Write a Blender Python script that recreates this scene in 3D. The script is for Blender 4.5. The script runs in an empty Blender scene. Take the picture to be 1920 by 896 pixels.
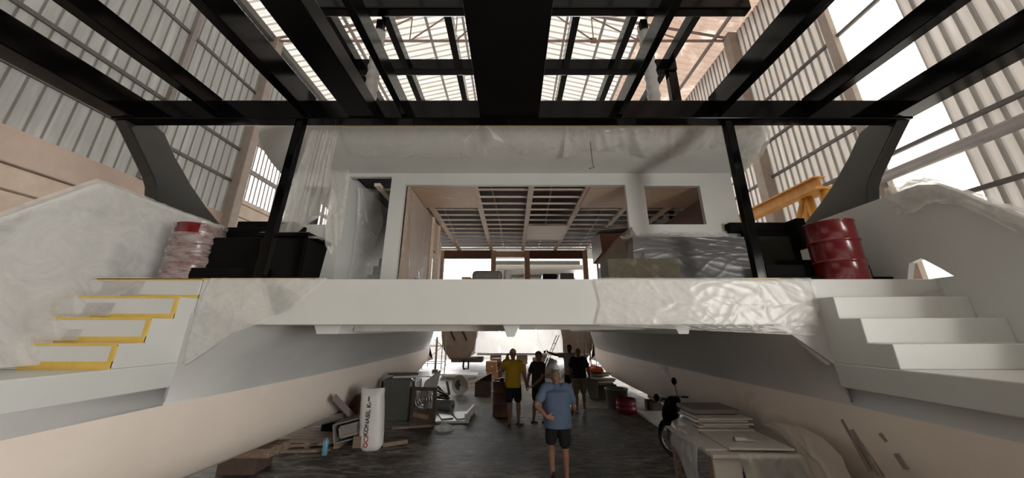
import bpy, bmesh, math, random
from mathutils import Vector, Matrix, noise
random.seed(7)
sc = bpy.context.scene
COL = sc.collection

# ------------------------------------------------------------------ camera, sky, sun, exposure
H = 2.3                                   # eye height above the floor
FPX, CY = 640.0, 410.0
PIT = math.atan(208.0 / FPX)
SP, CP = math.sin(PIT), math.cos(PIT)
cd = bpy.data.cameras.new('camera'); cam = bpy.data.objects.new('camera', cd); COL.objects.link(cam)
cam.location = (0, 0, H); cam.rotation_euler = (math.pi/2 + PIT, 0, 0)
cd.sensor_width = 36; cd.lens = 36 * FPX / 1920; cd.shift_y = -(448 - CY) / 1920
cd.clip_start = 0.05; cd.clip_end = 400
sc.camera = cam
sc.view_settings.view_transform = 'Standard'; sc.view_settings.look = 'None'
sc.view_settings.gamma = 1; sc.view_settings.use_curve_mapping = False
sc.view_settings.exposure = 0.0
w = bpy.data.worlds.new('sky'); sc.world = w; w.use_nodes = True
wn = w.node_tree; wn.nodes.clear()
wo = wn.nodes.new('ShaderNodeOutputWorld'); bg = wn.nodes.new('ShaderNodeBackground')
bg.inputs[0].default_value = (1.0, 0.985, 0.96, 1); bg.inputs[1].default_value = 4.2
wn.links.new(bg.outputs[0], wo.inputs[0])
sl = bpy.data.lights.new('sun', 'SUN'); sun = bpy.data.objects.new('sun', sl); COL.objects.link(sun)
sl.energy = 3.0; sl.angle = 0.02; sl.color = (1, .96, .9)
sun.rotation_euler = (math.radians(-38), math.radians(48), 0)   # high, from the right and the far end

def daylight(name, loc, rot, sx, sy, power, col):
    # soft area lamp standing in for daylight at a doorway
    l = bpy.data.lights.new(name, 'AREA'); l.shape = 'RECTANGLE'; l.size = sx; l.size_y = sy; l.energy = power; l.color = col
    o = bpy.data.objects.new(name, l); COL.objects.link(o); o.location = loc; o.rotation_euler = rot
daylight('unseen_side_door_lamp', (8.1, -4.4, 2.3), (0, math.radians(99), math.radians(14)), 3.4, 6, 1350, (1, .96, .90))  # added in an unseen doorway behind the camera to light the left hull
daylight('far_door_daylight', (0, 29.5, 4.0), (math.radians(-88), 0, 0), 16, 7.5, 4200, (.97, .98, 1))

def ray(u, v):
    a = (u - 960) / FPX; b = (CY - v) / FPX
    return a, CP - b*SP, SP + b*CP
def atY(u, v, Y):
    a, dy, dz = ray(u, v); return (a/dy*Y, Y, H + dz/dy*Y)
def atX(u, v, X):
    a, dy, dz = ray(u, v); k = X/a; return (X, dy*k, H + dz*k)
def atZ(u, v, z=0.0):
    a, dy, dz = ray(u, v); k = (z - H)/dz; return (a*k, dy*k, z)

# ------------------------------------------------------------------ materials
def nodes(name):
    m = bpy.data.materials.new(name); m.use_nodes = True
    nt = m.node_tree; nt.nodes.clear()
    out = nt.nodes.new('ShaderNodeOutputMaterial')
    return m, nt, out
def noise_col(nt, cols, scale, detail=6, rough=.6, stretch=None, dist=0.0, lo=.3, hi=.7):
    tc = nt.nodes.new('ShaderNodeTexCoord'); mp = nt.nodes.new('ShaderNodeMapping')
    nt.links.new(tc.outputs['Object'], mp.inputs[0])
    if stretch: mp.inputs['Scale'].default_value = stretch
    nz = nt.nodes.new('ShaderNodeTexNoise'); nz.inputs['Scale'].default_value = scale
    nz.inputs['Detail'].default_value = detail; nz.inputs['Roughness'].default_value = rough
    nz.inputs['Distortion'].default_value = dist
    nt.links.new(mp.outputs[0], nz.inputs['Vector'])
    cr = nt.nodes.new('ShaderNodeValToRGB')
    el = cr.color_ramp.elements
    n = len(cols)
    for i, c in enumerate(cols):
        p = lo + (hi-lo)*i/(n-1)
        if i < 2: e = el[i]; e.position = p
        else: e = el.new(p)
        e.color = (*c, 1)
    nt.links.new(nz.outputs['Fac'], cr.inputs[0])
    return cr, nz
def mat(name, cols, rough=.5, scale=3, metal=0, bump=0, stretch=None, spec=.5, coat=0, bscale=None, detail=6, dist=0, trans=0, lo=.3, hi=.7):
    if not isinstance(cols[0], (tuple, list)): cols = [cols, tuple(c*.88 for c in cols)]
    m, nt, out = nodes(name)
    p = nt.nodes.new('ShaderNodeBsdfPrincipled')
    cr, nz = noise_col(nt, cols, scale, stretch=stretch, detail=detail, dist=dist, lo=lo, hi=hi)
    nt.links.new(cr.outputs[0], p.inputs['Base Color'])
    p.inputs['Roughness'].default_value = rough; p.inputs['Metallic'].default_value = metal
    p.inputs['Specular IOR Level'].default_value = spec
    p.inputs['Coat Weight'].default_value = coat; p.inputs['Coat Roughness'].default_value = .08
    if bump:
        b = nt.nodes.new('ShaderNodeBump'); b.inputs['Strength'].default_value = bump; b.inputs['Distance'].default_value = .01
        if bscale:
            n2 = nt.nodes.new('ShaderNodeTexNoise'); n2.inputs['Scale'].default_value = bscale; n2.inputs['Detail'].default_value = 5
            tc = nt.nodes.new('ShaderNodeTexCoord'); nt.links.new(tc.outputs['Object'], n2.inputs['Vector'])
            nt.links.new(n2.outputs['Fac'], b.inputs['Height'])
        else: nt.links.new(nz.outputs['Fac'], b.inputs['Height'])
        nt.links.new(b.outputs[0], p.inputs['Normal'])
    sh = p.outputs[0]
    if trans:
        t = nt.nodes.new('ShaderNodeBsdfTranslucent'); nt.links.new(cr.outputs[0], t.inputs[0])
        mx = nt.nodes.new('ShaderNodeMixShader'); mx.inputs[0].default_value = trans
        nt.links.new(p.outputs[0], mx.inputs[1]); nt.links.new(t.outputs[0], mx.inputs[2]); sh = mx.outputs[0]
    nt.links.new(sh, out.inputs[0])
    return m
def plastic(name, col=(.88,.87,.84), clear=(.25,.6), rough=.22, scale=2.2, bump=.6, stretch=None, trans=.35, dirt=.84):
    """milky polythene film: part see-through, part scattering, wrinkled and shiny"""
    m, nt, out = nodes(name)
    p = nt.nodes.new('ShaderNodeBsdfPrincipled'); p.inputs['Roughness'].default_value = rough
    p.inputs['Base Color'].default_value = (*col, 1)
    p.inputs['Specular IOR Level'].default_value = .7
    dc, _n = noise_col(nt, [tuple(c*dirt for c in col), col, col], .9, detail=8, dist=1.5, lo=.32, hi=.62)
    nt.links.new(dc.outputs[0], p.inputs['Base Color'])
    tl = nt.nodes.new('ShaderNodeBsdfTranslucent'); tl.inputs[0].default_value = (*col, 1)
    mx0 = nt.nodes.new('ShaderNodeMixShader'); mx0.inputs[0].default_value = trans
    nt.links.new(p.outputs[0], mx0.inputs[1]); nt.links.new(tl.outputs[0], mx0.inputs[2])
    tp = nt.nodes.new('ShaderNodeBsdfTransparent')
    mx = nt.nodes.new('ShaderNodeMixShader')
    cr, nz = noise_col(nt, [(clear[0],)*3, (clear[1],)*3], scale, dist=1.2, stretch=stretch)
    nt.links.new(cr.outputs[0], mx.inputs[0])
    nt.links.new(tp.outputs[0], mx.inputs[2]); nt.links.new(mx0.outputs[0], mx.inputs[1])
    b = nt.nodes.new('ShaderNodeBump'); b.inputs['Strength'].default_value = bump*.5; b.inputs['Distance'].default_value = .01
    v = nt.nodes.new('ShaderNodeTexNoise'); v.inputs['Scale'].default_value = 3.5; v.inputs['Detail'].default_value = 4
    v.inputs['Distortion'].default_value = 1.2; v.noise_type = 'RIDGED_MULTIFRACTAL'
    tc = nt.nodes.new('ShaderNodeTexCoord'); nt.links.new(tc.outputs['Object'], v.inputs['Vector'])
    nt.links.new(v.outputs['Fac'], b.inputs['Height']); nt.links.new(b.outputs[0], p.inputs['Normal'])
    nt.links.new(mx.outputs[0], out.inputs[0])
    return m

M = {}
M['gel'] = mat('white_gelcoat', [(.61,.62,.60), (.57,.58,.56)], .32, 1.2, bump=.02)
M['gel2'] = mat('grey_primer', [(.50,.50,.49), (.45,.45,.44)], .5, 1.5, bump=.02)
M['bottom'] = mat('pinkish_undercoat', [(.80,.71,.63), (.75,.66,.58), (.78,.69,.61), (.42,.37,.33)], .6, .9, bump=.03, lo=.3, hi=.80, detail=9, dist=.5)
M['deck'] = mat('pale_deck_coat', [(.66,.64,.60), (.50,.47,.44)], .6, 4)
M['black'] = mat('gloss_black_paint', [(.0012,.0012,.0014), (.002,.002,.002)], .10, 2, bump=.05, spec=.12)
M['fin'] = mat('satin_dark_grey_black_paint', [(.020,.020,.019), (.030,.030,.028)], .3, 1.5, spec=.3)
M['matblack'] = mat('satin_black_paint', [(.0015,.0015,.0018), (.003,.003,.003)], .3, 3, spec=.12)
M['rustdrum'] = mat('rust_brown_drum', [(.10,.035,.028), (.14,.06,.045), (.22,.14,.11)], .5, 3)
M['plywhite'] = mat('pale_board', [(.62,.58,.53), (.54,.50,.45)], .6, 3)
M['deck2'] = mat('pale_board_face', [(.60,.56,.51), (.66,.62,.57)], .6, 3)
M['tape'] = mat('yellow_masking_tape', [(.62,.40,.06), (.70,.50,.14)], .6, 8)
M['ply'] = mat('plywood', [(.66,.48,.33), (.56,.40,.27), (.72,.54,.38)], .55, 2.5, stretch=(1, 6, 6), dist=.6)
M['ply_pale'] = mat('greyish_plywood', [(.40,.31,.245), (.34,.26,.205), (.46,.37,.30)], .55, 2.5, stretch=(1, 6, 1.5), dist=.6)
M['batten'] = mat('pale_batten_wood', [(.78,.65,.53), (.62,.50,.40)], .6, 5, stretch=(1,1,4))
M['redwood'] = mat('reddish_brown_wood', [(.17,.07,.04), (.11,.045,.028)], .5, 4, stretch=(1,4,4))
M['void'] = mat('black_insulation', [(.012,.012,.013), (.03,.028,.027)], .7, 4)
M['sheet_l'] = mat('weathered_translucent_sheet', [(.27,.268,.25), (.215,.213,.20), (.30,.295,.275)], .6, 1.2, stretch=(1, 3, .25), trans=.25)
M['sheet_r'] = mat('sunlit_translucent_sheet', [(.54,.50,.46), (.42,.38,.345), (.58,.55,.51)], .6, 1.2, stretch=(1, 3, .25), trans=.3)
M['sheet_roof'] = mat('roof_sheet', [(.50,.48,.44), (.40,.375,.34), (.54,.52,.49)], .6, .8, stretch=(.4, 3, 1), trans=.55)
M['dustroof'] = mat('dusty_rust_ceiling', [(.78,.70,.63), (.48,.36,.29), (.42,.31,.25), (.54,.42,.35)], .7, .28, dist=2.5, detail=9, trans=.3, lo=.35, hi=.65)
M['darkwall'] = mat('dark_back_wall', [(.06,.05,.045), (.09,.075,.065)], .8, 2)
M['rib_l'] = mat('darker_sheet_rib', [(.20,.195,.18), (.16,.155,.14)], .6, 2, trans=.2)
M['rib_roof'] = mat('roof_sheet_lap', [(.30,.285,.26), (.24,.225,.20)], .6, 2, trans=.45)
M['rib_r'] = mat('dark_sheet_rib', [(.20,.18,.16), (.26,.235,.21)], .6, 2, trans=.2)
M['girt'] = mat('dark_dusty_girt_steel', [(.085,.08,.075), (.13,.12,.11)], .6, 3)
M['steel'] = mat('dusty_grey_steel', [(.20,.18,.17), (.27,.24,.22)], .6, 3)
M['rust'] = mat('rust_red_primer', [(.30,.19,.15), (.20,.13,.10)], .6, 5)
M['conc_col'] = mat('concrete_column', [(.36,.30,.26), (.28,.23,.20)], .8, 3, bump=.2)
M['pinkwall'] = mat('dusty_pink_plaster', [(.50,.39,.33), (.42,.33,.28)], .8, 2, bump=.1)
M['block'] = mat('pale_block_wall', [(.50,.40,.32), (.62,.52,.43)], .8, 3, bump=.3)
M['drum_r'] = mat('dark_red_drum_paint', [(.13,.006,.010), (.16,.010,.014)], .22, 3, bump=.03, coat=.3)
M['yellow'] = mat('yellow_crane_paint', [(.68,.34,.06), (.50,.22,.04)], .5, 4)
M['white'] = mat('white_paint', [(.75,.74,.71), (.66,.65,.62)], .5, 3)
M['greyp'] = mat('mid_grey_paint', [(.22,.22,.20), (.17,.17,.155)], .45, 4)
M['olive'] = mat('olive_grey_enamel', [(.115,.115,.095), (.09,.088,.072)], .35, 3)
M['wood'] = mat('rough_timber', [(.30,.21,.15), (.19,.13,.09), (.36,.27,.20)], .75, 5, stretch=(1,5,5), bump=.2)
M['dwood'] = mat('dark_timber', [(.10,.065,.045), (.06,.04,.03)], .8, 6, bump=.2)
M['card'] = mat('orange_cardboard', [(.50,.27,.13), (.42,.22,.10)], .7, 5)
M['dullblack'] = mat('dull_black_primer', [(.004,.004,.005), (.007,.007,.007)], .65, 3, spec=.06)
M['darkolive'] = mat('dark_olive_door', [(.022,.024,.013), (.03,.03,.018)], .5, 3, spec=.1)
M['scuff'] = mat('dark_scuff', [(.24,.20,.17), (.34,.29,.25)], .8, 9)
M['scuff_pale'] = mat('faint_scuff', [(.44,.39,.35), (.52,.46,.41)], .8, 3)
M['rubber'] = mat('black_rubber', [(.015,.015,.015), (.025,.025,.025)], .6, 6)
M['chrome'] = mat('bright_metal', [(.55,.55,.54), (.45,.45,.44)], .25, 4, metal=.9)
M['blue'] = mat('light_blue_plastic', [(.10,.28,.38), (.12,.32,.42)], .4, 4)
M['orange'] = mat('orange_tarpaulin', [(.75,.16,.04), (.62,.12,.03)], .5, 5)
M['cement'] = mat('mossy_concrete', [(.105,.09,.065), (.07,.06,.04), (.20,.17,.13)], .9, 3, bump=.4, detail=9)
M['greysheet'] = mat('grey_plastic_sheeting', [(.12,.12,.125), (.08,.08,.085), (.15,.15,.155)], .32, 2, bump=.5, stretch=(.7,1,3), bscale=6)
M['plastic'] = plastic('milky_polythene', clear=(.35,.65))
M['plastic_dirty'] = plastic('stained_polythene', clear=(.35,.65), dirt=.45)
M['plastic_thin'] = plastic('thin_polythene', clear=(.65,.88), bump=.8)
M['plastic_thick'] = plastic('cloudy_polythene', (.84,.83,.82), clear=(.2,.5), rough=.3, dirt=.62)
M['curtain'] = plastic('hazy_curtain_film', (.80,.79,.75), clear=(.30,.62), rough=.35, scale=4, stretch=(3,1,.5))
M['plastic_brown'] = plastic('dusty_brown_polythene', (.30,.25,.21), clear=(.15,.4))
M['tarp'] = mat('cream_fabric_sheet', [(.74,.67,.60), (.66,.59,.52)], .7, 2, bump=.1, trans=.25)
M['backlit'] = mat('backlit_white_film', [(.95,.94,.90), (.90,.89,.85)], .5, 1, trans=.85)
M['boathull'] = mat('dusty_brown_hull', [(.24,.18,.14), (.17,.125,.10)], .6, 1.5)
M['wrap'] = plastic('stretch_wrap', (.55,.55,.54), clear=(.02,.12), rough=.2, scale=6, bump=1.0)
def floor_mat():
    m, nt, out = nodes('dusty_concrete_floor')
    p = nt.nodes.new('ShaderNodeBsdfPrincipled'); p.inputs['Specular IOR Level'].default_value = .22
    cr, nz = noise_col(nt, [(.045,.039,.033), (.085,.076,.066), (.15,.136,.12), (.26,.24,.21)], .75, detail=10, dist=.8, stretch=(1, 1.0, 1), rough=.68)
    cr2, nz2 = noise_col(nt, [(.48,.46,.44), (1.0,.99,.97), (1.9,1.85,1.8)], 2.2, detail=8, dist=1.8, stretch=(.7, 2.2, 1), lo=.42, hi=.6)
    mx = nt.nodes.new('ShaderNodeMix'); mx.data_type = 'RGBA'; mx.blend_type = 'MULTIPLY'; mx.inputs[0].default_value = 1
    nt.links.new(cr.outputs[0], mx.inputs[6]); nt.links.new(cr2.outputs[0], mx.inputs[7])
    nt.links.new(mx.outputs[2], p.inputs['Base Color'])
    rr = nt.nodes.new('ShaderNodeMapRange'); rr.inputs[3].default_value = .45; rr.inputs[4].default_value = .8
    nt.links.new(nz2.outputs['Fac'], rr.inputs[0]); nt.links.new(rr.outputs[0], p.inputs['Roughness'])
    b = nt.nodes.new('ShaderNodeBump'); b.inputs['Strength'].default_value = .6; b.inputs['Distance'].default_value = .03
    nt.links.new(nz2.outputs['Fac'], b.inputs['Height']); nt.links.new(b.outputs[0], p.inputs['Normal'])
    nt.links.new(p.outputs[0], out.inputs[0]); return m
M['floor'] = floor_mat()

# ------------------------------------------------------------------ mesh helpers
ORG = {}
class MB:
    def __init__(s): s.v = []; s.f = []; s.sm = []
    def add(s, vs, fs, smooth=False):
        o = len(s.v); s.v += [tuple(v) for v in vs]; s.f += [tuple(i+o for i in f) for f in fs]; s.sm += [smooth]*len(fs); return s
    def box(s, x0, x1, y0, y1, z0, z1):
        x0, x1 = min(x0,x1), max(x0,x1); y0, y1 = min(y0,y1), max(y0,y1); z0, z1 = min(z0,z1), max(z0,z1)
        return s.add([(x0,y0,z0),(x1,y0,z0),(x1,y1,z0),(x0,y1,z0),(x0,y0,z1),(x1,y0,z1),(x1,y1,z1),(x0,y1,z1)],
                     [(0,3,2,1),(4,5,6,7),(0,1,5,4),(1,2,6,5),(2,3,7,6),(3,0,4,7)])
    def obox(s, c, d, rot=(0,0,0)):
        from mathutils import Euler
        R = Euler(rot).to_matrix(); c = Vector(c)
        vs = [c + R @ Vector((sx*d[0]/2, sy*d[1]/2, sz*d[2]/2)) for sz in (-1,1) for sx,sy in ((-1,-1),(1,-1),(1,1),(-1,1))]
        return s.add(vs, [(0,3,2,1),(4,5,6,7),(0,1,5,4),(1,2,6,5),(2,3,7,6),(3,0,4,7)])
    def bar(s, p0, p1, w, h, up=(0,0,1)):
        p0, p1 = Vector(p0), Vector(p1); d = (p1-p0).normalized()
        sd = d.cross(Vector(up))
        if sd.length < 1e-4: sd = d.cross(Vector((1,0,0)))
        sd.normalize(); u2 = sd.cross(d).normalized()
        vs = [p + sd*a*w/2 + u2*b*h/2 for p in (p0,p1) for a,b in ((-1,-1),(1,-1),(1,1),(-1,1))]
        return s.add(vs, [(0,1,2,3),(7,6,5,4),(0,4,5,1),(1,5,6,2),(2,6,7,3),(3,7,4,0)])
    def prism(s, poly, axis, d0, d1):
        """poly of (a,b) extruded along axis: 'x' -> (y,z), 'y' -> (x,z), 'z' -> (x,y)"""
        def P(a, b, d): return {'x':(d,a,b), 'y':(a,d,b), 'z':(a,b,d)}[axis]
        n = len(poly); vs = [P(a,b,d0) for a,b in poly] + [P(a,b,d1) for a,b in poly]
        return s.add(vs, [tuple(range(n)), tuple(range(2*n-1, n-1, -1))] + [(i,(i+1)%n+n*0 if 0 else (i+1)%n,(i+1)%n+n,i+n) for i in range(n)])
    def loft(s, rings, caps=True, smooth=True):
        n = len(rings[0]); vs = [p for r in rings for p in r]; fs = []
        for k in range(len(rings)-1):
            for i in range(n):
                j = (i+1) % n; fs.append((k*n+i, k*n+j, (k+1)*n+j, (k+1)*n+i))
        s.add(vs, fs, smooth)
        if caps:
            o = len(s.v) - len(vs)
            s.f += [tuple(o+i for i in range(n-1,-1,-1)), tuple(o+(len(rings)-1)*n+i for i in range(n))]; s.sm += [False, False]
        return s
    def tube(s, pts, r, seg=10, caps=True, smooth=True, flat=1.0):
        pts = [Vector(p) for p in pts]
        rs = r if isinstance(r, (list, tuple)) else [r]*len(pts)
        rings = []; prev = None
        for i, p in enumerate(pts):
            d = (pts[min(i+1, len(pts)-1)] - pts[max(i-1, 0)]).normalized()
            if prev is None:
                a = d.cross(Vector((0,0,1)));
                if a.length < .15: a = d.cross(Vector((1,0,0)))
            else: a = prev - d*prev.dot(d)
            a.normalize(); prev = a; b = d.cross(a)
            rings.append([p + (a*math.cos(t) + b*math.sin(t)*flat)*rs[i] for t in (2*math.pi*k/seg for k in range(seg))])
        return s.loft(rings, caps, smooth)
    def lathe(s, prof, c=(0,0,0), seg=32, smooth=True):
        rings = [[(c[0]+r*math.cos(2*math.pi*k/seg), c[1]+r*math.sin(2*math.pi*k/seg), c[2]+z) for k in range(seg)] for r, z in prof]
        return s.loft(rings, True, smooth)
    def grid(s, fn, nu, nv, smooth=True, mask=None):
        vs = [fn(i/nu, j/nv) for j in range(nv+1) for i in range(nu+1)]
        fs = [(j*(nu+1)+i, j*(nu+1)+i+1, (j+1)*(nu+1)+i+1, (j+1)*(nu+1)+i) for j in range(nv) for i in range(nu)
              if mask is None or mask((i+.5)/nu, (j+.5)/nv)]
        return s.add(vs, fs, smooth)
    def ell(s, c, r, seg=16, rings=10, rot=None):
        c = Vector(c); R = rot or Matrix.Identity(3)
        rg = []
        for j in range(rings+1):
            t = math.pi*(j/rings); t = min(max(t, .06), math.pi-.06)
            rg.append([c + R @ Vector((r[0]*math.sin(t)*math.cos(2*math.pi*k/seg), r[1]*math.sin(t)*math.sin(2*math.pi*k/seg), -r[2]*math.cos(t))) for k in range(seg)])
        return s.loft(rg, True, True)
    def build(s, name, m, parent=None, bevel=0, weld=False, solid=0, sub=0):
        me = bpy.data.meshes.new(name)
        o0 = ORG.get(parent.name, Vector((0,0,0))) if parent else Vector((0,0,0))
        used = sorted({i for f in s.f for i in f}); mp = {k:i for i,k in enumerate(used)}
        me.from_pydata([tuple(Vector(s.v[k])-o0) for k in used], [], [tuple(mp[i] for i in f) for f in s.f])
        me.polygons.foreach_set('use_smooth', s.sm)
        bm = bmesh.new(); bm.from_mesh(me)
        if weld: bmesh.ops.remove_doubles(bm, verts=bm.verts, dist=1e-4)
        if not solid: bmesh.ops.recalc_face_normals(bm, faces=bm.faces)
        bm.to_mesh(me); bm.free(); me.update()
        if isinstance(m, str): m = M[m]
        me.materials.append(m)
        o = bpy.data.objects.new(name, me); COL.objects.link(o)
        if parent: o.parent = parent; ORG[o.name] = o0.copy()
        else: ORG[o.name] = Vector((0,0,0))
        if solid:
            md = o.modifiers.new('thick', 'SOLIDIFY'); md.thickness = solid; md.offset = 0
        if sub:
            md = o.modifiers.new('sub', 'SUBSURF'); md.levels = sub; md.render_levels = sub
        if bevel:
            md = o.modifiers.new('bev', 'BEVEL'); md.width = bevel; md.segments = 2; md.limit_method = 'ANGLE'; md.angle_limit = math.radians(40)
        return o
def tag(o, label=None, cat=None, group=None, kind=None):
    if label: o['label'] = label
    if cat: o['category'] = cat
    if group: o['group'] = group
    if kind: o['kind'] = kind
    return o
def thing(name, label, cat, loc=(0,0,0), group=None):
    o = bpy.data.objects.new(name, None); COL.objects.link(o); o.location = loc
    o.empty_display_size = .1
    ORG[o.name] = Vector(loc); return tag(o, label, cat, group)
def struct(mb, name, m, **k):
    o = mb.build(name, m, **k); o['kind'] = 'structure'; return o
def copy_tree(o, parent=None):
    c = o.copy(); COL.objects.link(c)
    if parent: c.parent = parent
    for ch in list(o.children): copy_tree(ch, c)
    return c
def wall_cells(xs, zs, holes, y0, y1, mb=None):
    """plate in the xz plane between y0,y1 with rectangular holes (x0,x1,z0,z1)"""
    mb = mb or MB()
    xs = sorted(set(xs) | {h for q in holes for h in q[:2]}); zs = sorted(set(zs) | {h for q in holes for h in q[2:]})
    def full(i, j):
        if i < 0 or j < 0 or i >= len(xs)-1 or j >= len(zs)-1: return False
        cx, cz = (xs[i]+xs[i+1])/2, (zs[j]+zs[j+1])/2
        return not any(a < cx < b and c < cz < d for a,b,c,d in holes)
    for i in range(len(xs)-1):
        for j in range(len(zs)-1):
            if not full(i,j): continue
            a,b,c,d = xs[i],xs[i+1],zs[j],zs[j+1]
            mb.add([(a,y0,c),(b,y0,c),(b,y0,d),(a,y0,d)], [(0,1,2,3)])
            mb.add([(a,y1,c),(b,y1,c),(b,y1,d),(a,y1,d)], [(3,2,1,0)])
            if not full(i-1,j): mb.add([(a,y0,c),(a,y0,d),(a,y1,d),(a,y1,c)], [(0,1,2,3)])
            if not full(i+1,j): mb.add([(b,y0,c),(b,y0,d),(b,y1,d),(b,y1,c)], [(3,2,1,0)])
            if not full(i,j-1): mb.add([(a,y0,c),(b,y0,c),(b,y1,c),(a,y1,c)], [(3,2,1,0)])
            if not full(i,j+1): mb.add([(a,y0,d),(b,y0,d),(b,y1,d),(a,y1,d)], [(0,1,2,3)])
    return mb
def nz(x, y=0, z=0): return noise.noise(Vector((x, y, z)))
def crease(x, y, z=0):
    """sparse sharp folds with smooth cloth between them, about 0..1"""
    wx = x + .55*noise.noise(Vector((x*.6, y*.6, z+9))); wy = y + .55*noise.noise(Vector((x*.6+4, y*.6, z)))
    c, s_ = .80, .60
    a = max(0, 1-abs(noise.noise(Vector((wx*1.1, wy*1.1, z))))*5)**1.5
    b = max(0, 1-abs(noise.noise(Vector(((wx*c-wy*s_)*2.6+7, (wx*s_+wy*c)*.7, z+3))))*5)**1.5
    d = max(0, 1-abs(noise.noise(Vector(((wx*c+wy*s_)*2.2, (wy*c-wx*s_)*.6+5, z+6))))*5)**1.5
    return a*.4 + b*.35 + d*.35
# ================================================================== HANGAR
WL, WR = -9.0, 8.22
EAVE = H + 10.4
Y0, Y1 = -9.0, 30.0
struct(MB().box(-60, 60, -30, 90, -.3, 0), 'floor', 'floor')

def corrugated_wall(X, ya, yb, za, zb, pitch=.22, depth=.045, inward=1, g=.28):
    mb = MB(); y = ya; prof = []
    while y < yb:
        prof += [(X, y), (X, y+pitch*(.94-g)), (X-inward*depth, y+pitch*(1-g)), (X-inward*depth, y+pitch*.94)]
        y += pitch
    vs = []; fs = []
    for x, yy in prof: vs += [(x, yy, za), (x, yy, zb)]
    for i in range(len(prof)-1): fs.append((2*i, 2*i+2, 2*i+3, 2*i+1))
    return mb.add(vs, fs)
def ribbed(o, m, which=(1, 2, 3)):
    # the raised ribs of the sheets take a second, mostly darker colour (doubled laps)
    o.data.materials.append(M[m])
    for p_ in o.data.polygons:
        if p_.index % 4 in which: p_.material_index = 1
    return o
# left wall: sheets above a plaster band; grille opening beyond the column
ZB = H + 3.45
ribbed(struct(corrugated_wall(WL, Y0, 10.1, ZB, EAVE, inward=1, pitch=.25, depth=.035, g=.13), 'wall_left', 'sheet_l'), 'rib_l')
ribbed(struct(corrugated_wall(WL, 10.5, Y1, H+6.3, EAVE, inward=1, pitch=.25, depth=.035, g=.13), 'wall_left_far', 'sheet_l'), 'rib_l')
mb = MB().box(WL-.25, WL+.06, Y0, 10.1, H+2.82, ZB); struct(mb, 'trim_1', 'pinkwall', bevel=.02)
mb = MB(); zz = 0.0
while zz < H+2.8:
    mb.box(WL-.25, WL, Y0, 10.1 if zz > 1.6 else 4.5, zz, min(zz+.48, H+2.8)); zz += .52
struct(mb, 'wall_left_base', 'block', bevel=.02)
mb = MB(); zz = 0.0
while zz < H+4.1:
    if zz > 1.6: mb.box(WL-.25, WL, 10.5, Y1, zz, min(zz+.42, H+4.16))
    zz += .45
struct(mb, 'wall_left_low', 'block', bevel=.015)
# barred opening
mb = MB()
for k in range(70): mb.box(WL-.03, WL, 10.7+k*.19, 10.745+k*.19, H+4.16, H+6.3)
mb.box(WL-.06, WL+.02, 10.5, Y1, H+5.1, H+5.25).box(WL-.06, WL+.02, 10.5, Y1, H+6.2, H+6.35)
for k in range(8): mb.box(WL-.06, WL+.02, 10.5+k*2.4, 10.6+k*2.4, H+4.16, H+6.3)
struct(mb, 'window_1', 'steel')
# neighbouring lean-to roof seen through the bars
# girts
def girt(X, z, n, sd, ya=Y0, yb=Y1, t=.05, hgt=.09):
    struct(MB().box(X, X+sd*t, ya, yb, z-hgt/2, z+hgt/2), f'trim_{n}', 'girt')
n = 2
struct(MB().box(WL, WL+.12, 7.45, 7.58, ZB, EAVE), 'trim_60', 'steel')
for z in (7.87, 5.64, 4.53): girt(WL, H+z, n, 1, yb=(10.1 if z < 6 else Y1)); n += 1
girt(WL, H+10.3, n, 1, t=.18, hgt=.25); n += 1
# right wall with the tall bright strip between two upright rails
SY0, SY1 = 5.55, 6.75
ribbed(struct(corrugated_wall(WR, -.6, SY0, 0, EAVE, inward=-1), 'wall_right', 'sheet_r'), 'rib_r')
ribbed(struct(corrugated_wall(WR, Y0, -.6, 4.6, EAVE, inward=-1), 'wall_right_near', 'sheet_r'), 'rib_r')  # raised lower edge leaves an unseen opening for the added side lamp
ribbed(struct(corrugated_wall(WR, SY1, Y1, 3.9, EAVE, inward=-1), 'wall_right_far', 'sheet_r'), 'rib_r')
struct(MB().box(WR, WR+.01, SY0, SY1, 0, EAVE), 'window_2', 'backlit')
for z in (7.03, 5.7, 4.57, 3.6, 2.35, 8.6): girt(WR, H+z, n, -1, t=.06, hgt=.08); n += 1
struct(MB().tube([(WR-.25, Y0, H+3.1), (WR-.25, SY1+.1, H+3.1)], .11, 14), f'trim_{n}', 'steel'); n += 1
struct(MB().box(WR-.14, WR-.02, SY1, SY1+.22, 0, EAVE), f'trim_{n}', 'conc_col'); n += 1
# columns
for y in (-2.0, 4.0, 10.0, 16.0, 22.0, 28.0):
    if y in (4.0, -2.0): continue
    struct(MB().box(WL, WL+.30, y, y+.32, 0, EAVE), f'trim_{n}', 'conc_col', bevel=.02); n += 1
    struct(MB().box(WR-.30, WR, y-.2, y+.15, 0, EAVE), f'trim_{n}', 'conc_col', bevel=.02); n += 1
# roof: two slopes of corrugated sheet, ribs running down the slope
RID = H + 12.6; RX = -.4
def roof(xa, za, xb, zb, ya, yb, pitch=.3, d=.06):
    prof = []; y = ya
    while y < yb: prof += [(y,0),(y+pitch*.5,0),(y+pitch*.62,d),(y+pitch*.88,d)]; y += pitch
    vs = []; fs = []
    for yy, dz in prof: vs += [(xa,yy,za+dz),(xb,yy,zb+dz)]
    for i in range(len(prof)-1): fs.append((2*i,2*i+1,2*i+3,2*i+2))
    return MB().add(vs, fs)
ribbed(struct(roof(WL-.5, EAVE-.1, RX, RID, Y0, Y1), 'ceiling', 'sheet_roof'), 'rib_roof' if 'eave' not in ", RID, Y0, Y1), 'ceiling', 'sheet_roof')" else 'dustroof', (1,3))
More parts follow.
